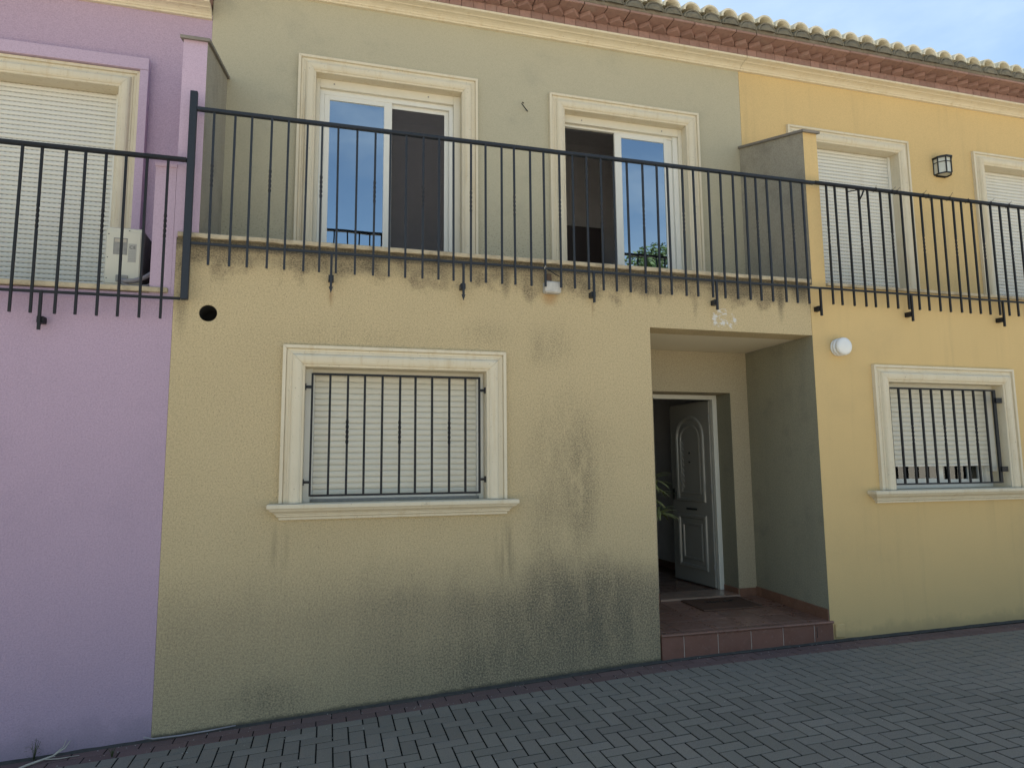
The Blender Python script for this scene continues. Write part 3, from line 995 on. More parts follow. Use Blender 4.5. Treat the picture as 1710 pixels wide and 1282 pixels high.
# window of the ground floor
surround(mid, -.147, 1.275, 2.545, 1.515, 0, M['cream'], .16)
sill(mid, -.390, 1.522, 1.512, 0, M['cream'], .1)
MB().box(-.147, 1.275, -.04, .20, 1.44, 1.514).build('window_ledge', M['cream'], mid)
MB().box(-.096, 1.240, .112, .16, 2.500, 2.546, ch=.002).build('shutter_box', M['shutter_box'], mid)
MB().box(-.148, -.094, .095, .17, 1.514, 2.546, ch=.003).box(1.238, 1.276, .095, .17, 1.514, 2.546, ch=.003).build('window_frame', M['pvc'], mid)
shutter(mid, -.096, 1.240, 2.500, 1.536, .135, .0468, False, guide=.018)
MB().box(-.09, 1.235, .105, .165, 1.515, 1.535, ch=.003).build('shutter_rail', M['ac_grey'], mid)

# balcony doors
def door_left(house):
    y = D + .10
    surround(house, -.150, 1.278, 5.563, 3.54, D, M['cream'], y + .06)
    fr = MB()
    fr.box(-.150, -.112, y - .03, y + .05, 3.54, 5.563)
    fr.box(1.212, 1.278, y - .03, y + .05, 3.54, 5.563)
    fr.box(-.112, 1.212, y - .025, y + .05, 5.475, 5.563)
    base = fr.build('sliding_door', M['shutter_box'], house, bevel=.003)
    MB().box(-.112, 1.212, y + .012, y + .05, 5.425, 5.475).box(-.112, -.070, y, y + .06, 3.54, 5.43).box(1.170, 1.212, y, y + .06, 3.54, 5.43).build('track_frame', M['pvc'], base, bevel=.002)
    def sash(x0, x1, y0, z1, l, r, top, nm):
        m = MB()
        m.box(x0, x0 + l, y0, y0 + .03, 3.55, z1, ch=.003); m.box(x1 - r, x1, y0, y0 + .03, 3.55, z1, ch=.003)
        m.box(x0 + l, x1 - r, y0 + .001, y0 + .029, z1 - top, z1); m.box(x0 + l, x1 - r, y0 + .001, y0 + .029, 3.55, 3.60)
        return m.build('sash', M['pvc'], base)
    sash(-.070, .590, y + .015, 5.425, .052, .080, .045, 'l')
    MB().box(-.018, .510, y + .028, y + .034, 3.60, 5.38).build('pane', M['mirror_glass'], base)
    MB().box(.590, 1.172, y + .048, y + .058, 5.385, 5.425).box(1.128, 1.172, y + .048, y + .058, 3.55, 5.385).build('screen_frame', M['pvc'], base)
    MB().quad((.588, y + .052, 3.55), (1.130, y + .052, 3.55), (1.130, y + .052, 5.386), (.588, y + .052, 5.386)).build('insect_screen', M['screen'], base)
    for x in (.02, .95):
        MB().tube([(x, y - .027, 5.52), (x, y - .031, 5.52)], .008, 8).build('screw', M['ac_grey'], base)
def door_right(house):
    y = D + .10
    surround(house, 2.388, 3.828, 5.535, 3.54, D, M['cream'], y + .06)
    fr = MB()
    fr.box(2.388, 2.425, y - .03, y + .05, 3.54, 5.535)
    fr.box(3.785, 3.828, y - .03, y + .05, 3.54, 5.535)
    fr.box(2.425, 3.785, y - .025, y + .05, 5.450, 5.535)
    base = fr.build('sliding_door', M['shutter_box'], house, bevel=.003)
    MB().box(2.425, 3.785, y + .02, y + .06, 5.425, 5.450).box(3.728, 3.785, y, y + .06, 3.54, 5.45).build('track_frame', M['pvc'], base, bevel=.002)
    m = MB()
    x0, x1, y0, z1 = 3.022, 3.728, y + .018, 5.424
    m.box(x0, x0 + .082, y0, y0 + .03, 3.55, z1, ch=.003); m.box(x1 - .10, x1 - .055, y0, y0 + .03, 3.55, z1, ch=.003); m.box(x1 - .052, x1, y0 + .012, y0 + .034, 3.55, z1, ch=.003)
    m.box(x0 + .082, x1 - .10, y0 + .001, y0 + .029, z1 - .045, z1); m.box(x0 + .082, x1 - .10, y0 + .001, y0 + .029, 3.55, 3.60)
    m.build('sash', M['pvc'], base)
    MB().box(3.104, 3.629, y0 + .011, y0 + .017, 3.60, 5.379).build('pane', M['mirror_glass'], base)
    for x in (2.62, 3.58):
        MB().tube([(x, y - .027, 5.49), (x, y - .031, 5.49)], .008, 8).build('screw', M['ac_grey'], base)
door_left(mid)
door_right(mid)
# low dark wardrobe seen inside the open right door
wd = thing('wardrobe', (2.75, 2.6, 3.48), 'low dark wardrobe inside the open balcony door', 'wardrobe')
MB().box(-1.0, 4.49, 3.4, 3.45, 3.48, 6.4).build('bedroom_wall', M['interior'], mid)  # extra pale wall, added close by to brighten the dark room
WB = MB().box(2.05, 3.35, 2.3, 2.85, 3.48, 4.75, ch=.005); WB.build('wardrobe_body', plain('dark_wood', (.05, .035, .03), .5, .4), wd)
for x in (2.07, 2.72):
    MB().box(x, x + .61, 2.278, 2.2985, 3.55, 4.72, ch=.004).build('wardrobe_door', bpy.data.materials['dark_wood'], wd)

# ------------------------------------------------------------------ porch
PBY = 1.08
ph = MB().box(2.60, 4.484, .25, PBY + .3, 2.992, 3.0)
ph.build('porch_ceiling', stucco('pale_ceiling_plaster', (0.74, 0.67, 0.51), 0.04, 140, 0.2), mid)
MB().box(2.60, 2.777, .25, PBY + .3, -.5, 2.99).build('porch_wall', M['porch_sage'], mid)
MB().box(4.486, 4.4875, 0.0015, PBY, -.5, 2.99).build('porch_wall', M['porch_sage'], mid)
w = wall_panel(2.777, 4.486, .2, 2.99, PBY, PBY + .32, [(3.34, 4.272, .2, 2.545)])
merge(w.build('porch_wall', M['porch_beige'], mid))
# door jamb in stained plaster (right reveal)
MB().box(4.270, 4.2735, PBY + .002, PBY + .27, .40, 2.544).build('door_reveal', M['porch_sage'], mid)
def fz(y): return .352 + .030 * max(0, y)
fl = MB()
fl.quad((2.777, 0, fz(0) - .006), (4.486, 0, fz(0) - .006), (4.486, PBY, fz(PBY) - .006), (2.777, PBY, fz(PBY) - .006))
floor = fl.build('porch_floor', M['grout'], mid)
xj = [2.779] + [2.996 + .3280 * k for k in range(5)] + [4.484]
yj = [.055, .335, .665, .995, PBY]
for a, b in zip(xj, xj[1:]):
    for c, d in zip(yj, yj[1:]):
        m = MB().box(a + .004, b - .004, c + .004, d - .004, -.03, 0, ch=.0015)
        m.mapped(lambda x, y, z: (x, y, z + fz(y)))
        m.build('floor_tile', M['floor_tile'], floor)
xr = [2.785] + [2.996 + .3280 * k for k in range(5)] + [4.512]
for a, b in zip(xr, xr[1:]):
    if b - a < .02: continue
    # nosing tile with a rounded front edge
    pr = [(.053, .352), (-.016, .351), (-.024, .347), (-.027, .340), (-.024, .333), (-.016, .328), (.053, .326)]
    MB().sweep_x(pr, a + (.0012 if a > 2.8 else 0), b - .0012).build('nosing_tile', M['floor_tile'], floor)
    m = MB().box(a + .0035, b - .0035, -.010, .02, -.1, .3255, ch=.0015)
    m.build('riser_tile', M['riser_tile'], floor)
MB().box(2.79, 4.508, -.006, .05, -.1, .324).build('step_core', M['grout'], floor)
MB().box(4.330, 4.336, -.0118, -.0095, .215, .305).build('riser_crack', M['black'], floor)
# skirting along the right and back walls and into the door reveal
for a, b in zip([.004, .33, .66, .99], [.33, .66, .99, PBY]):
    m = MB().box(4.474, 4.4855, a + .001, b - .001, -.004, .098, ch=.001)
    m.mapped(lambda x, y, z: (x, y, z + fz(y)))
    m.build('skirting_tile', M['skirt_tile'], floor)
MB().box(4.273, 4.473, PBY - .010, PBY - .001, fz(PBY) - .002, .470, ch=.001).build('skirting_tile', M['skirt_tile'], floor)
MB().box(2.78, 3.337, PBY - .010, PBY - .001, fz(PBY) - .002, .470, ch=.001).build('skirting_tile', M['skirt_tile'], floor)
MB().box(4.258, 4.2695, PBY, PBY + .265, .41, .470, ch=.001).build('skirting_tile', M['skirt_tile'], floor)
MB().box(3.342, 4.2695, PBY - .022, PBY + .335, .386, .410, ch=.003).build('threshold', M['threshold'], mid)
# hall floor
hf = MB().quad((2.2, PBY + .335, .398), (4.484, PBY + .335, .398), (4.484, 6, .398), (2.2, 6, .398)).build('hall_floor', M['grout'], mid)
for i in range(7):
    for j in range(12):
        a = 2.25 + .32 * i; c = PBY + .34 + .32 * j
        MB().box(a, min(a + .3185, 4.484), c, c + .3185, .39, .404, ch=.0008).build('hall_tile', M['hall_tile'], hf)
MB().box(4.476, 4.491, PBY + .33, 5.9, .404, .49).build('hall_skirting', M['skirt_tile'], mid)
MB().box(4.4885, 4.492, PBY + .33, 5.99, .40, 3.0).build('hall_wall', M['hall_paint'], mid)

# front door: frame, open leaf with raised mouldings
fr = MB()
fy0, fy1 = PBY + .27, PBY + .325
fr.box(4.214, 4.2695, fy0, fy1, .411, 2.5435, ch=.003); fr.box(3.345, 3.39, fy0, fy1, .411, 2.5435, ch=.003); fr.box(3.39, 4.214, fy0, fy1, 2.496, 2.5435, ch=.003)
fr.build('door_frame', M['frame_white'], mid)
hx, hy = 4.197, fy1 + .006
ang = math.atan2(.80, -.055)
dv = Vector((math.cos(ang), math.sin(ang), 0)); nv = Vector((-math.sin(ang), math.cos(ang), 0))      # nv faces the camera side (-x)
LW, LZ0, LZ1 = .80, .418, 2.490
def dm(s, n, z):
    p = Vector((hx, hy, 0)) + dv * s + nv * n
    return (p.x, p.y, z)
lf = MB().box(0, LW, -.042, 0, LZ0, LZ1, ch=.003).mapped(dm).build('front_door', M['door_white'], mid)
def ridge(path, closed, wdt, hgt):
    """raised moulding following a closed or open (s,z) path on the face of the leaf"""
    mb = MB(); n = len(path)
    prof = [(-wdt / 2, 0), (-wdt * .42, hgt * .7), (-wdt * .15, hgt), (wdt * .1, hgt * .75), (wdt * .3, hgt * .85), (wdt / 2, 0)]
    for k in range(n):
        p0 = Vector(path[(k - 1) % n] if (closed or k > 0) else path[k]); p1 = Vector(path[(k + 1) % n] if (closed or k < n - 1) else path[k])
        pc = Vector(path[k])
        d = (p1 - p0).normalized(); nn = Vector((-d.y, d.x))
        # mitre correction
        if closed or 0 < k < n - 1:
            d1 = (pc - p0).normalized(); c = max(.35, abs(Vector((-d1.y, d1.x)).dot(nn))); nn = nn / c
        for (o_, h) in prof:
            q = pc + nn * o_
            mb.v.append(dm(q.x, h, q.y))
    m = len(prof)
    for k in range(n if closed else n - 1):
        k2 = (k + 1) % n
        for j in range(m - 1):
            mb.face((k * m + j, k * m + j + 1, k2 * m + j + 1, k2 * m + j), 0, False)
    return mb
def arch(s0, s1, zb, zs, rise, n=14):
    pts = [(s0, zb), (s1, zb)]
    cx = (s0 + s1) / 2; r = (s1 - s0) / 2
    for k in range(n + 1):
        t = math.pi * k / n
        pts.append((cx + r * math.cos(t), zs + rise * math.sin(t)))
    return pts
ridge(arch(.135, .655, 1.36, 2.10, .22), True, .05, .020).build('door_moulding', M['door_white'], lf)
ridge(arch(.205, .585, 1.44, 2.06, .17), True, .035, .013).build('door_moulding', M['door_white'], lf)
ridge([(.135, .60), (.655, .60), (.655, 1.17), (.135, 1.17)], True, .05, .020).build('door_moulding', M['door_white'], lf)
ridge([(.215, .69), (.575, .69), (.575, 1.08), (.215, 1.08)], True, .035, .013).build('door_moulding', M['door_white'], lf)
# raised ribs beside the arch, shaped to stand for striped reflection highlights
for k in range(9):
    ridge([(.525, 1.50 + k * .062), (.560, 1.545 + k * .062)], False, .026, .012).build('door_flute', M['door_white'], lf)
MB().box(.29, .50, 0, .008, 1.245, 1.268, ch=.002).mapped(dm).build('letter_slot', M['black'], lf)
for z in (1.80, 1.905):
    m = MB().tube([(.40, 0, z), (.40, .012, z)], .011, 10); m.mapped(dm).build('peephole', M['black'], lf)
m = MB().box(.735, .765, 0, .012, 1.35, 1.48, ch=.002).tube([(.75, .012, 1.43), (.75, .045, 1.43), (.66, .045, 1.43)], .008, 8); m.mapped(dm).build('door_handle', M['black'], lf)
for z in (.62, 1.5, 2.28):
    m = MB().tube([(-.008, .006, z - .05), (-.008, .006, z + .05)], .009, 8); m.mapped(dm).build('hinge', M['ac_grey'], lf)

# ------------------------------------------------------------------ right house (yellow)
yel = thing('terraced_house', (7.3, 1.0, 0.2), 'clean yellow terraced house with a lantern beside its shuttered balcony doors', 'house', None)
YX1 = 13.6
w = wall_panel(4.4885, YX1, -.5, 3.485, 0, .25, [(5.294, 6.775, 1.42, 2.58)])
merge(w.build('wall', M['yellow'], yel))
w = wall_panel(4.561, YX1, 3.5, 6.44, D, D + .25, [(5.316, 6.777, 3.5, 5.585), (8.10, 9.56, 3.5, 5.585)])
merge(w.build('wall', M['yellow'], yel))
MB().box(4.69, YX1, .25, D, 3.0, 3.485).build('balcony_slab', M['yellow'], yel)
MB().box(4.69, YX1, -.022, D + .01, 3.487, 3.518, ch=.004).build('coping', M['coping'], yel)
shell(yel, 4.4895, YX1, 3.5, 6.9, -.6)
eaves(yel, 4.565, YX1, 6.31, D)
wing(yel, 4.522, 4.680, 5.045, 5.36, 3.40, M['yellow'], M['sage_dark'], M['yellow'], M['coping_grey'])
surround(yel, 5.314, 6.755, 2.560, 1.515, 0, M['cream'], .18)
sill(yel, 5.000, 7.075, 1.512, 0, M['cream'], .1)
MB().box(5.314, 6.755, -.04, .22, 1.44, 1.514).build('window_ledge', M['cream'], yel)
MB().box(5.314, 6.755, .09, .18, 2.515, 2.561).build('shutter_box', M['shutter_box'], yel)
shutter(yel, 5.330, 6.755, 2.515, 1.735, .13, .0475, False, guide=.075, half=True)
wf = MB()
wy = .165
wf.box(5.316, 6.754, wy, wy + .05, 1.516, 1.565, ch=.003); wf.box(5.316, 5.40, wy, wy + .05, 1.565, 2.515); wf.box(6.66, 6.754, wy, wy + .05, 1.565, 2.515)
wfo = wf.build('window_frame', M['pvc'], yel)
m = MB().box(5.40, 6.12, wy + .01, wy + .03, 1.566, 1.612, ch=.002).box(6.06, 6.12, wy + .0105, wy + .0295, 1.612, 2.50, ch=.002).box(5.40, 5.46, wy + .0105, wy + .0295, 1.612, 2.50, ch=.002)
m.build('sash', M['pvc'], wfo)
m = MB().box(6.122, 6.658, wy + .026, wy + .046, 1.566, 1.600, ch=.002).box(6.46, 6.50, wy + .0265, wy + .0455, 1.600, 2.50).box(6.60, 6.658, wy + .0265, wy + .0455, 1.600, 2.50)
m.build('sash', M['pvc'], wfo)
MB().box(5.46, 6.06, wy + .018, wy + .022, 1.612, 2.50).build('pane', M['clear_glass'], wfo)
MB().box(6.12, 6.62, wy + .034, wy + .038, 1.600, 2.50).build('pane', M['clear_glass'], wfo)
cu = MB()
for k in range(61):
    x = 5.40 + .62 * k / 60
    cu.v += [(x, wy + .085 + .012 * math.sin(k * 1.05), 1.57), (x, wy + .085 + .012 * math.sin(k * 1.05 + .3), 2.5)]
    if k: cu.face((2 * k - 2, 2 * k, 2 * k + 1, 2 * k - 1), 0, True)
cu.build('net_curtain', M['curtain'], wfo)
for (a, b) in ((5.336, 6.757), (8.118, 9.54)):
    surround(yel, a, b, 5.565, 3.52, D, M['cream'], D + .16)
    shutter(yel, a, b, 5.565, 3.53, D + .12, .0435, True, guide=.035)
# painted-over junction cover at the wall foot
MB().box(4.530, 4.628, -.022, .0, .200, .318, ch=.006).build('cover_plate', M['yellow'], yel)

# ------------------------------------------------------------------ left house (lilac)
lil = thing('terraced_house', (-3.9, 1.0, -0.2), 'lilac terraced house with a cream shuttered window and an air conditioner on its balcony', 'house', None)
LX0 = -6.6
w = wall_panel(LX0, -1.0965, -.9, 3.06, 0, .25)
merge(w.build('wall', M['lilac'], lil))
PX0, PX1 = -3.276, -1.832
w = wall_panel(LX0, -1.0965, 3.08, 6.0, D, D + .25, [(PX0 - .02, PX1 + .02, 3.08, 5.17)])
merge(w.build('wall', M['lilac'], lil))
MB().box(LX0, -1.26, .25, D, 2.6, 3.06).build('balcony_slab', M['lilac_pale'], lil)
MB().box(LX0, -1.135, -.025, D + .01, 3.066, 3.104, ch=.005).build('coping', M['coping'], lil)
shell(lil, LX0, -1.098, 3.08, 6.4, -.9)
eaves(lil, LX0, -1.1, 5.945, D)
wing(lil, -1.117, -.945, 5.085, 5.385, 3.50, M['lilac_pale'], M['lilac'], M['sage_dark'], M['coping_grey'])
MB().box(-1.118, -1.0968, .003, D, 3.0, 3.52).build('wing_foot', M['lilac_pale'], lil)
wing(lil, -1.262, -1.119, 4.045, 4.37, 3.06, M['lilac_pale'], M['lilac'], M['lilac'], M['lilac_pale'], over=.004)
surround(lil, PX0, PX1, 5.158, 3.105, D - .01, M['cream'], D + .16)
# lilac band framing the cream moulding
bd = MB()
bt, bx = 5.442, -1.592
bd.box(PX1 + .171, bx, D - .075, D, 3.105, 5.328); bd.box(PX0 - .25, bx, D - .075, D, 5.331, bt); bd.box(PX0 - .25, PX0 - .171, D - .075, D, 3.105, 5.328)
bd.build('window_band', M['lilac_pale'], lil, bevel=.004)
shutter(lil, PX0, PX1, 5.158, 3.11, D + .12, .0425, True, guide=.055)

# ------------------------------------------------------------------ railings
def bar_mesh(z0, z1, twist, th, mat, nm, zc=None):
    mb = MB(); h = th / 2
    if not twist:
        mb.box(-h, h, -h, h, z0, z1)
    else:
        zs = [z0, zc - .095] + [zc - .095 + .19 * k / 22 for k in range(1, 23)] + [z1]
        for k, z in enumerate(zs):
            t = 0 if k == 0 else (min(k - 1, 22) / 22) * math.pi * 2.5
            f = 1.0 if 1 < k < 23 else 1.0
            for (a, b) in ((-h, -h), (h, -h), (h, h), (-h, h)):
                mb.v.append((f * (a * math.cos(t) - b * math.sin(t)), f * (a * math.sin(t) + b * math.cos(t)), z))
        for k in range(len(zs) - 1):
            for j in range(4):
                mb.face((4 * k + j, 4 * k + (j + 1) % 4, 4 * k + 4 + (j + 1) % 4, 4 * k + 4 + j))
        mb.face((3, 2, 1, 0)); n = 4 * (len(zs) - 1); mb.face((n, n + 1, n + 2, n + 3))
    return mb.mesh(nm, mat)
RY = -.08
def railing(label, xa, xb, bars, zt, zl, ze, stubs, mat, post=None, group='iron balcony railings', jit=.0015):
    r = thing('balcony_railing', ((xa + xb) / 2, RY, zl), label, 'railing', group)
    MB().box(xa, xb, RY - .020, RY + .020, zt - .014, zt + .014, ch=.004).build('handrail', mat, r)
    MB().box(xa, xb, RY - .0055, RY + .0055, zl - .010, zl + .010, ch=.002).build('bottom_rail', mat, r)
    p = bar_mesh(ze, zt - .012, False, .0162, mat, 'plain_baluster')
    q = bar_mesh(ze, zt - .012, True, .0162, mat, 'twisted_baluster', (zt + zl) / 2 + .005)
    for k, x in enumerate(bars):
        place(q if k % 3 == 0 else p, 'baluster', r, (x, RY + random.uniform(-jit, jit), 0), (random.uniform(-.002, .002), random.uniform(-.0035, .0035), 0))
    for x, kind in stubs:
        s = bar_mesh(zl - .27, zl, False, .018, mat, 'bracket_stem')
        st = place(s, 'bracket', r, (x, RY, 0))
        WL[st.name] = Vector((x, RY, 0))
        m = MB().box(-.020, .020, .009, .0795, -.218, -.172, ch=.002)
        lug = m.mesh('bracket_lug', mat)
        lo = bpy.data.objects.new('bracket_lug', lug); C.objects.link(lo); lo.parent = st; lo.location = (0, 0, zl)
        if kind == 'spear':
            tip = MB(); z = zl - .27
            tip.v += [(-.016, -.006, z), (.016, -.006, z), (.016, .006, z), (-.016, .006, z), (0, 0, z - .05)]
            for f in ((0, 1, 4), (1, 2, 4), (2, 3, 4), (3, 0, 4), (3, 2, 1, 0)): tip.face(f)
            to = bpy.data.objects.new('bracket_tip', tip.mesh('bracket_tip', mat)); C.objects.link(to); to.parent = st
    if post:
        MB().box(post - .026, post + .026, RY - .018, RY + .018, 3.005, 4.620, ch=.004).build('post', mat, r)
    return r
mid_r = railing('blue-grey balcony railing before the ochre house, with a tall end post', -.985, 4.545, [-.853 + .1319 * k for k in range(41)], 4.484, 3.436, 3.277, [(.026, 'spear'), (1.072, 'spear'), (2.218, ''), (3.418, '')], M['iron'], post=-1.008)
yel_r = railing('black balcony railing across the yellow house, tied with bits of wire', 4.546, 13.5, [4.672 + .1302 * k for k in range(67)], 4.490, 3.438, 3.285, [(4.541, ''), (5.619, ''), (6.80, ''), (8.0, ''), (9.2, ''), (10.4, ''), (11.6, ''), (12.8, '')], M['iron_black'])
lil_r = railing('lower black balcony railing of the lilac house, left of the tall post', -6.5, -1.036, [-1.158 - .1360 * k for k in range(39)], 4.072, 3.012, 2.858, [(-1.920, ''), (-3.0, ''), (-4.1, ''), (-5.2, '')], M['iron_black'])
# bent hook and wire ends tied to the yellow house's handrail
m = MB().tube([(4.93, RY, 4.435), (5.02, RY - .004, 4.455), (5.075, RY - .005, 4.478)], .006, 6).tube([(5.063, RY - .012, 4.36), (5.10, RY - .014, 4.42), (5.125, RY - .012, 4.478)], .008, 6)
m.build('wire_hook', M['iron_black'], yel_r)
for x in (5.27, 5.47, 5.53, 5.86, 5.93, 6.2, 6.45, 6.75, 7.0):
    a = random.uniform(-.03, .03)
    pts = [(x, RY - .022, 4.476), (x + .004, RY - .024, 4.50), (x + .012 + a * .3, RY - .01, 4.512), (x + .03 + a, RY - .015, 4.512 + random.uniform(.02, .045))]
    if random.random() < .4: pts = [(p[0], p[1], 8.972 - p[2]) for p in pts]
    mm = MB().tube(pts, .0022, 5)
    mm.tube([(x - .004, RY - .0225, 4.474), (x - .004, RY - .0225, 4.507), (x - .002, RY + .0225, 4.507), (x - .002, RY + .0225, 4.474), (x - .004, RY - .0225, 4.474)], .0025, 5)
    mm.build('wire_tie', M['iron_black'], yel_r)

# ------------------------------------------------------------------ window grilles
def grille(label, x0, x1, z0, z1, bars, y, lugs, heavy=None):
    r = thing('window_grille', ((x0 + x1) / 2, y, z0), label, 'window grille', 'iron window grilles')
    th = .0095
    MB().box(x0, x1, y - th, y + th, z1 - .008, z1 + .008, ch=.002).build('top_rail', M['iron_black'], r)
    MB().box(x0, x1, y - th, y + th, z0 - .008, z0 + .008, ch=.002).build('bottom_rail', M['iron_black'], r)
    p = bar_mesh(z0, z1, False, .0170, M['iron_black'], 'plain_grille_bar')
    q = bar_mesh(z0, z1, True, .0170, M['iron_black'], 'twisted_grille_bar', (z0 + z1) / 2 + .02)
    for k, x in enumerate(bars):
        place(q if k % 3 == 1 else p, 'grille_bar', r, (x, y, 0), (0, random.uniform(-.003, .003), 0))
    e = .008
    MB().box(x0 - e, x0 + e, y - .0093, y + .0093, z0 - .006, z1 + .006).build('side_bar', M['iron_black'], r)
    hv = heavy or .008
    MB().box(x1 - hv, x1 + hv, y - .0093, y + .0093, z0 - .006, z1 + .006).build('side_bar', M['iron_black'], r)
    for (xa, xb, z) in lugs:
        mb = MB().box(min(xa, xb), max(xa, xb), y - .012 - (.012 if heavy else 0), y + .012, z - .010 - (.016 if heavy else 0), z + .010 + (.016 if heavy else 0))
        if not heavy: mb.box(xb - .004, xb + .004, y - .02, y + .02, z - .024, z + .024)
        mb.build('fixing_lug', M['iron_black'], r)
    return r
grille('black grille over the closed white shutter of the ochre house', -.094, 1.224, 1.567, 2.497, [.0385 + .1333 * k for k in range(9)], .022, [(-.094, -.142, 2.395), (-.094, -.142, 1.668), (1.224, 1.270, 2.395), (1.224, 1.270, 1.672)])
grille('black grille over the half-raised shutter of the yellow house', 5.332, 6.660, 1.567, 2.503, [5.453 + .1350 * k for k in range(9)], .0, [(6.66, 6.735, 2.400), (6.66, 6.735, 1.700)], heavy=.0175)

# ------------------------------------------------------------------ small things on the facade
ac = thing('air_conditioner', (-1.50, .55, 3.108), 'aged white air conditioner unit standing on the lilac balcony', 'air conditioner')
ax0, ax1, ay0, ay1, az0, az1 = -1.622, -1.372, .20, .98, 3.145, 3.602
MB().box(ax0, ax1, ay0, ay1, az0, az1, ch=.008).build('casing', M['ac_white'], ac)
MB().box(ax0 + .006, ax1 - .012, ay0 - .006, ay0 - .0002, az0 + .02, az1 - .03, ch=.003).build('end_panel', M['ac_white'], ac)
MB().box(ax1, ax1 + .006, ay0 + .03, ay1 - .02, az0 + .02, az1 - .02).build('coil_grille', M['ac_dark'], ac)
mm = MB()
for k in range(26):
    z = az0 + .03 + k * .0158
    mm.box(ax1 + .006, ax1 + .009, ay0 + .03, ay1 - .02, z, z + .003)
mm.build('coil_fins', M['ac_grey'], ac)
MB().box(ax0 + .055, ax0 + .150, ay0 - .0085, ay0 - .0055, az0 + .245, az0 + .375, ch=.001).build('handle_recess', M['ac_grey'], ac)
MB().box(ax0 + .062, ax0 + .143, ay0 - .0100, ay0 - .0086, az0 + .342, az0 + .366).build('handle_lip', M['straw'], ac)
MB().box(ax0 + .157, ax0 + .213, ay0 - .0075, ay0 - .0062, az0 + .19, az0 + .335).build('rating_label', plain('silver_label', (.40, .40, .37), .6, .3), ac)
MB().box(ax0 + .085, ax0 + .165, ay0 - .022, ay0 - .0062, az0 + .035, az0 + .085, ch=.003).build('valve_cover', M['ac_grey'], ac)
fc = bpy.data.curves.new('ce_mark', 'FONT'); fc.body = 'CE'; fc.size = .034; fc.align_x = 'CENTER'; fc.space_character = 1.15
fo = bpy.data.objects.new('tmp', fc); C.objects.link(fo)
bpy.context.view_layer.update()
me = bpy.data.meshes.new_from_object(fo.evaluated_get(bpy.context.evaluated_depsgraph_get()))
bpy.data.objects.remove(fo)
me.materials.clear(); me.materials.append(M['black'])
ce = bpy.data.objects.new('ce_mark', me); C.objects.link(ce); ce.parent = ac
ce.location = Vector((ax0 + .186, ay0 - .0082, az0 + .295)) - wloc(ac); ce.rotation_euler = (R(90), 0, 0)
mm = MB()
for k in range(6):
    x = ax0 + .163
    while x < ax0 + .205:
        wdt = random.uniform(.004, .010)
        mm.box(x, x + wdt, ay0 - .0081, ay0 - .0076, az0 + .203 + k * .013, az0 + .203 + k * .013 + .003)
        x += wdt + .004
mm.build('label_print', M['ac_grey'], ac)
mm = MB()
for (x, z) in ((.02, .40), (.02, .22), (.16, .435), (.02, .06)):
    mm.tube([(ax0 + x, ay0 - .006, az0 + z), (ax0 + x, ay0 - .009, az0 + z)], .004, 8)
mm.build('screw', M['black'], ac)
mm = MB().tube([(ax0 + .125, ay0 - .01, az0 + .05), (ax0 + .16, ay0 - .035, az0 + .035), (ax0 + .22, ay0 - .04, az0 + .04), (ax1 + .035, ay0 - .02, az0 + .075), (ax1 + .075, ay0 + .04, az0 + .135), (ax1 + .10, ay0 + .14, az0 + .20), (ax1 + .12, ay0 + .5, az0 + .25)], .017, 10)
mm.tube([(ax0 + .12, ay0 - .012, az0 + .03), (ax0 + .19, ay0 - .03, az0 + .0), (ax1 + .05, ay0 - .02, az0 + .01), (ax1 + .11, ay0 + .06, az0 + .08)], .011, 8)
mm.build('pipe', M['hose'], ac)
for y in (ay0 + .12, ay1 - .14):
    MB().box(ax0 - .01, ax1 + .01, y, y + .05, 3.104, az0).build('foot', M['ac_grey'], ac)

lp = thing('wall_lamp', (4.785, 0, 2.878), 'round white bulkhead lamp on the yellow wall beside the porch', 'lamp')
MB().lathe_y([(.070, 0), (.082, -.004), (.084, -.020), (.062, -.026)], 4.760, 2.880).build('base', M['lamp_white'], lp)
MB().lathe_y([(.060, -.026), (.084, -.031), (.086, -.050), (.072, -.058), (.060, -.061)], 4.762, 2.880).build('ring', M['lamp_white'], lp)
MB().lathe_y([(.060, -.060), (.082, -.066), (.086, -.086), (.083, -.098), (.074, -.108), (.050, -.114), (.015, -.117)], 4.764, 2.880).build('diffuser', M['lamp_white'], lp)

ln = thing('lantern', (7.42, .95, 5.33), 'black lantern with frosted panes on the yellow upper wall', 'lamp')
lx, lz0, lz1, ly = 7.42, 5.350, 5.548, D
hexa = [(-.100, -.0), (-.100, -.068), (-.040, -.132), (.040, -.132), (.100, -.068), (.100, -.0)]
def hx_ring(s, z, dy=0): return [(lx + a * s, ly + b * s + dy, z) for a, b in hexa]
mb = MB()
for (z0, z1, s) in ((lz1 - .002, lz1 + .018, 1.14), (lz0 - .010, lz0 + .006, 1.0)):
    b = len(mb.v); mb.v += hx_ring(s, z0) + hx_ring(s, z1)
    if s > 1: mb.face(tuple(range(b, b + 6))[::-1]); mb.face(tuple(range(b + 6, b + 12)))
    else:
        i = len(mb.v); mb.v += hx_ring(.84, z0, -.012) + hx_ring(.84, z1, -.012)
        for k in range(6):
            q = (k + 1) % 6
            mb.face((b + k, b + q, i + q, i + k)); mb.face((b + 6 + k, b + 6 + q, i + 6 + q, i + 6 + k)); mb.face((i + k, i + q, i + 6 + q, i + 6 + k))
    for k in range(6): mb.face((b + k, b + (k + 1) % 6, b + 6 + (k + 1) % 6, b + 6 + k))
mb.v += []
top = len(mb.v); mb.v += hx_ring(1.0, lz1 + .018) + hx_ring(.35, lz1 + .05, -.03)
for k in range(6): mb.face((top + k, top + (k + 1) % 6, top + 6 + (k + 1) % 6, top + 6 + k))
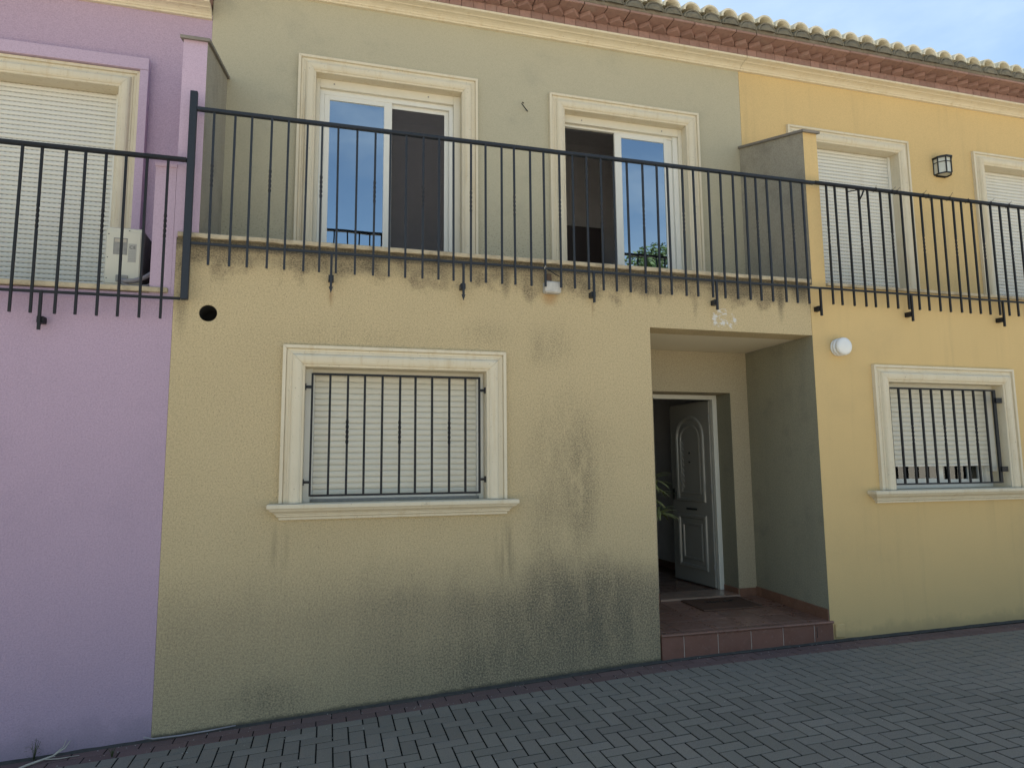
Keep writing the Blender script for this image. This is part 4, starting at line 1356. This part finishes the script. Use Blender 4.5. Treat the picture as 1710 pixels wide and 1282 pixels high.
mb.face(tuple(range(top + 6, top + 12)))
mb.build('frame', M['black'], ln)
mb = MB()
for (a, b) in hexa: mb.tube([(lx + a, ly + b, lz0), (lx + a, ly + b, lz1)], .008, 6, sm=False)
for z in (lz1 - .055,):
    for k in range(5):
        a, b = hexa[k], hexa[k + 1]
        mb.tube([(lx + a[0], ly + a[1], z), (lx + b[0], ly + b[1], z)], .005, 6, sm=False)
mb.build('glazing_bar', M['black'], ln)
for k in range(5):
    a, b = hexa[k], hexa[k + 1]
    MB().quad((lx + a[0] * .95, ly + a[1] * .95, lz0), (lx + b[0] * .95, ly + b[1] * .95, lz0), (lx + b[0] * .95, ly + b[1] * .95, lz1), (lx + a[0] * .95, ly + a[1] * .95, lz1)).build('pane', M['lamp_glass'], ln)
MB().poly([(lx + a * .86, ly + b * .86 - .008, lz0 + .002) for a, b in hexa]).build('bottom_pane', M['lamp_glass'], ln)
MB().box(lx - .07, lx + .07, ly - .012, ly - .001, lz0 - .02, lz1 + .03).build('back_plate', M['black'], ln)

jb = thing('junction_box', (1.85, -.02, 3.29), 'broken white junction box hanging under the ochre balcony with loose wires', 'junction box')
mb = MB().box(1.775, 1.925, -.085, -.002, 3.243, 3.345, ch=.012)
mb.mapped(lambda x, y, z: (x + .02 * (z - 3.29), y + .02 * math.sin(x * 60) * (y < -.05), z + .012 * math.sin(x * 45)))
mb.build('housing', M['box_white'], jb)
MB().box(1.800, 1.845, -.05, -.002, 3.336, 3.402, ch=.004).build('bracket', M['box_brown'], jb)
MB().tube([(1.79, -.045, 3.34), (1.785, -.06, 3.40), (1.792, -.082, 3.442), (1.775, -.092, 3.452), (1.768, -.085, 3.430)], .005, 6).build('wire', M['straw'], jb)
MB().tube([(1.905, RY, 3.372), (1.87, RY + .01, 3.395), (1.81, RY + .01, 3.430)], .0045, 6).build('wire', M['black'], jb)
hk = MB().tube([(1.985, D - .003, 5.468), (1.955, D - .03, 5.478), (1.925, D - .055, 5.490), (1.905, D - .06, 5.512), (1.915, D - .05, 5.533), (1.932, D - .045, 5.527)], .0055, 6).build('wall_hook', M['iron_black'])
tag(hk, 'bent wire hook in the sage wall between the two balcony doors', 'hook')

# doormat
dmt = MB().box(3.56, 4.22, .60, 1.04, 0, .014, ch=.003)
dmt.mapped(lambda x, y, z: (x, y, z + fz(y) + .001))
dmo = thing('doormat', (3.89, .82, .378), 'brown doormat on the porch tiles before the threshold', 'doormat')
dmt.build('pile', M['mat'], dmo)
mk = MB(); x = 3.74
while x < 4.06:
    wdt = random.uniform(.018, .032)
    mk.box(x, x + .006, .85, .905, .016, .0172); mk.box(x, x + wdt, random.choice((.85, .875, .895)), .908, .016, .0172)
    x += wdt + .014
mk.mapped(lambda x, y, z: (x, y, z + fz(y))); mk.build('worn_print', M['black'], dmo)

# ------------------------------------------------------------------ plants
def strap_leaf(mb, base, az, el, length, wid, droop, n=7):
    p = Vector(base); d = Vector((math.cos(az) * math.cos(el), math.sin(az) * math.cos(el), math.sin(el)))
    side = Vector((-math.sin(az), math.cos(az), 0))
    b0 = len(mb.v)
    for k in range(n + 1):
        t = k / n
        wv = wid * (math.sin(math.pi * min(1, t * .92 + .08)) ** .7) * .5
        nrm = side.cross(d).normalized()
        mb.v += [tuple(p - side * wv + nrm * wv * .35), tuple(p), tuple(p + side * wv + nrm * wv * .35)]
        d = (d + Vector((0, 0, -droop / n))).normalized()
        p = p + d * (length / n)
    for k in range(n):
        q = b0 + 3 * k
        mb.face((q, q + 1, q + 4, q + 3), 0, True); mb.face((q + 1, q + 2, q + 5, q + 4), 0, True)
pp = thing('potted_plant', (3.50, 1.80, .405), 'potted plant with long green leaves just inside the open front door', 'plant')
MB().tube([(3.50, 1.80, .405), (3.50, 1.80, .44), (3.50, 1.80, .70), (3.50, 1.80, .73)], [.12, .125, .17, .175], 20).build('pot', M['pot'], pp)
MB().tube([(3.50, 1.80, .72), (3.58, 1.81, 1.1), (3.64, 1.80, 1.58)], [.022, .02, .014], 8).tube([(3.53, 1.80, .72), (3.62, 1.77, 1.0), (3.69, 1.74, 1.26)], [.02, .017, .013], 8).build('stem', M['bark'], pp)
mb = MB()
for (c, n, L) in (((3.64, 1.80, 1.57), 20, .31), ((3.69, 1.74, 1.25), 24, .28), ((3.65, 1.80, 1.42), 10, .31)):
    for k in range(n):
        az = 2 * math.pi * k / n + random.uniform(-.2, .2)
        strap_leaf(mb, (c[0], c[1], c[2] + random.uniform(-.06, .03)), az, random.uniform(.0, 1.0), L * random.uniform(.8, 1.1), .042, random.uniform(.7, 1.5))
mb.build('leaves', M['leaf'], pp)

def weed(x, y, h, n, label, seed):
    random.seed(seed)
    t = thing('weed', (x, y, g(x)), label, 'weed', 'weeds along the wall foot')
    mb = MB()
    for k in range(n):
        az = random.uniform(0, 2 * math.pi); l = h * random.uniform(.6, 1.1); sp = random.uniform(.1, .5)
        e = (x + math.cos(az) * l * sp, y + math.sin(az) * l * sp * .6 - .01, g(x) + l)
        mb.tube([(x, y, g(x) - .01), (x + (e[0] - x) * .4, y + (e[1] - y) * .4, g(x) + l * .55), e], [.0022, .0018, .001], 5)
    mb.build('stem', M['weed'], t)
    mb = MB()
    for k in range(n * 5):
        az = random.uniform(0, 2 * math.pi); r = random.uniform(.05, .45) * h; z = g(x) + random.uniform(.15, 1.05) * h
        strap_leaf(mb, (x + math.cos(az) * r * .8, y + math.sin(az) * r * .5 - .01, z), az, random.uniform(-.2, .8), h * random.uniform(.09, .2), h * .045, .4, 3)
    mb.build('leaves', M['weed'], t)
weed(-1.78, -.035, .12, 6, 'small dark weed with thin stems at the foot of the lilac wall', 3)
weed(-1.28, -.20, .06, 10, 'tiny green weed in a paving joint near the house corner', 4)
random.seed(21)
rd = MB().tube([(-1.90, -.30, g(-1.9) + .012), (-1.78, -.15, g(-1.8) + .016), (-1.66, -.075, g(-1.66) + .022), (-1.60, -.045, g(-1.6) + .05), (-1.575, -.03, g(-1.58) + .09)], [.008, .0075, .006, .004, .002], 7)
rdo = thing('dry_reed', (-1.75, -.14, g(-1.75)), 'pale dry reed lying on the red pavers below the lilac wall', 'reed')
rd.build('stalk', M['straw'], rdo)
MB().tube([(-1.66, -.075, g(-1.66) + .022), (-1.61, -.04, g(-1.61) + .06), (-1.60, -.03, g(-1.60) + .10)], [.004, .003, .0015], 5).tube([(-1.70, -.10, g(-1.70) + .018), (-1.62, -.10, g(-1.62) + .008), (-1.5, -.09, g(-1.5) + .006)], [.004, .003, .002], 5).build('blade', M['straw'], rdo)
sc = MB().tube([(-1.13, -.06, g(-1.13) + .045), (-1.07, -.05, g(-1.07) + .022), (-.9, -.048, g(-.9) + .016), (-.72, -.044, g(-.72) + .018), (-.55, -.035, g(-.55) + .022)], [.006, .006, .0055, .005, .004], 7).build('plastic_strip', M['hose'])
tag(sc, 'grey plastic strip lying along the foot of the ochre wall', 'strip')

# ------------------------------------------------------------------ trees across the street (they show in the balcony glass)
def tree(x, y, h, r, seed, label):
    random.seed(seed)
    t = thing('tree', (x, y, g(x) - .05), label, 'tree', 'trees across the street')
    mb = MB()
    z0 = g(x) - .05
    mb.tube([(x, y, z0), (x + .1, y, z0 + h * .25), (x - .05, y + .1, z0 + h * .5), (x, y, z0 + h * .8)], [.24, .19, .13, .05], 10)
    cl = []
    for k in range(26):
        az = random.uniform(0, 2 * math.pi); q = random.random() ** .6
        zz = z0 + h * random.uniform(.38, .97)
        rr = r * math.sin(math.pi * min(1, max(0.06, (zz - z0 - h * .25) / (h * .82)))) * q
        c = Vector((x + math.cos(az) * rr, y + math.sin(az) * rr, zz))
        cl.append((c, random.uniform(.5, .95)))
        s = z0 + h * random.uniform(.3, .6)
        mb.tube([(x, y, s), ((x + c.x) / 2, (y + c.y) / 2, (s + c.z) / 2 + .15), tuple(c)], [.06, .04, .015], 6)
    mb.build('trunk', M['bark'], t)
    lb = MB()
    for (c, rad) in cl:
        for k in range(230):
            d = Vector((random.gauss(0, 1), random.gauss(0, 1), random.gauss(0, .8))).normalized() * rad * random.random() ** .45
            p = c + d
            a = Vector((random.gauss(0, 1), random.gauss(0, 1), random.gauss(0, .6))).normalized()
            b = a.cross(Vector((random.gauss(0, 1), random.gauss(0, 1), random.gauss(0, 1)))).normalized()
            s = random.uniform(.07, .14)
            lb.quad(tuple(p), tuple(p + a * s + b * s * .45), tuple(p + a * s * 2.1), tuple(p + a * s - b * s * .45))
    lb.build('crown', M['tree_leaf'], t)
    return t
tree(13.3, -18.5, 11.0, 2.3, 31, 'shorter leafy tree across the street, reflected in the balcony glass')
tree(16.0, -19.5, 11.9, 2.8, 32, 'taller leafy tree across the street, reflected in the balcony glass')
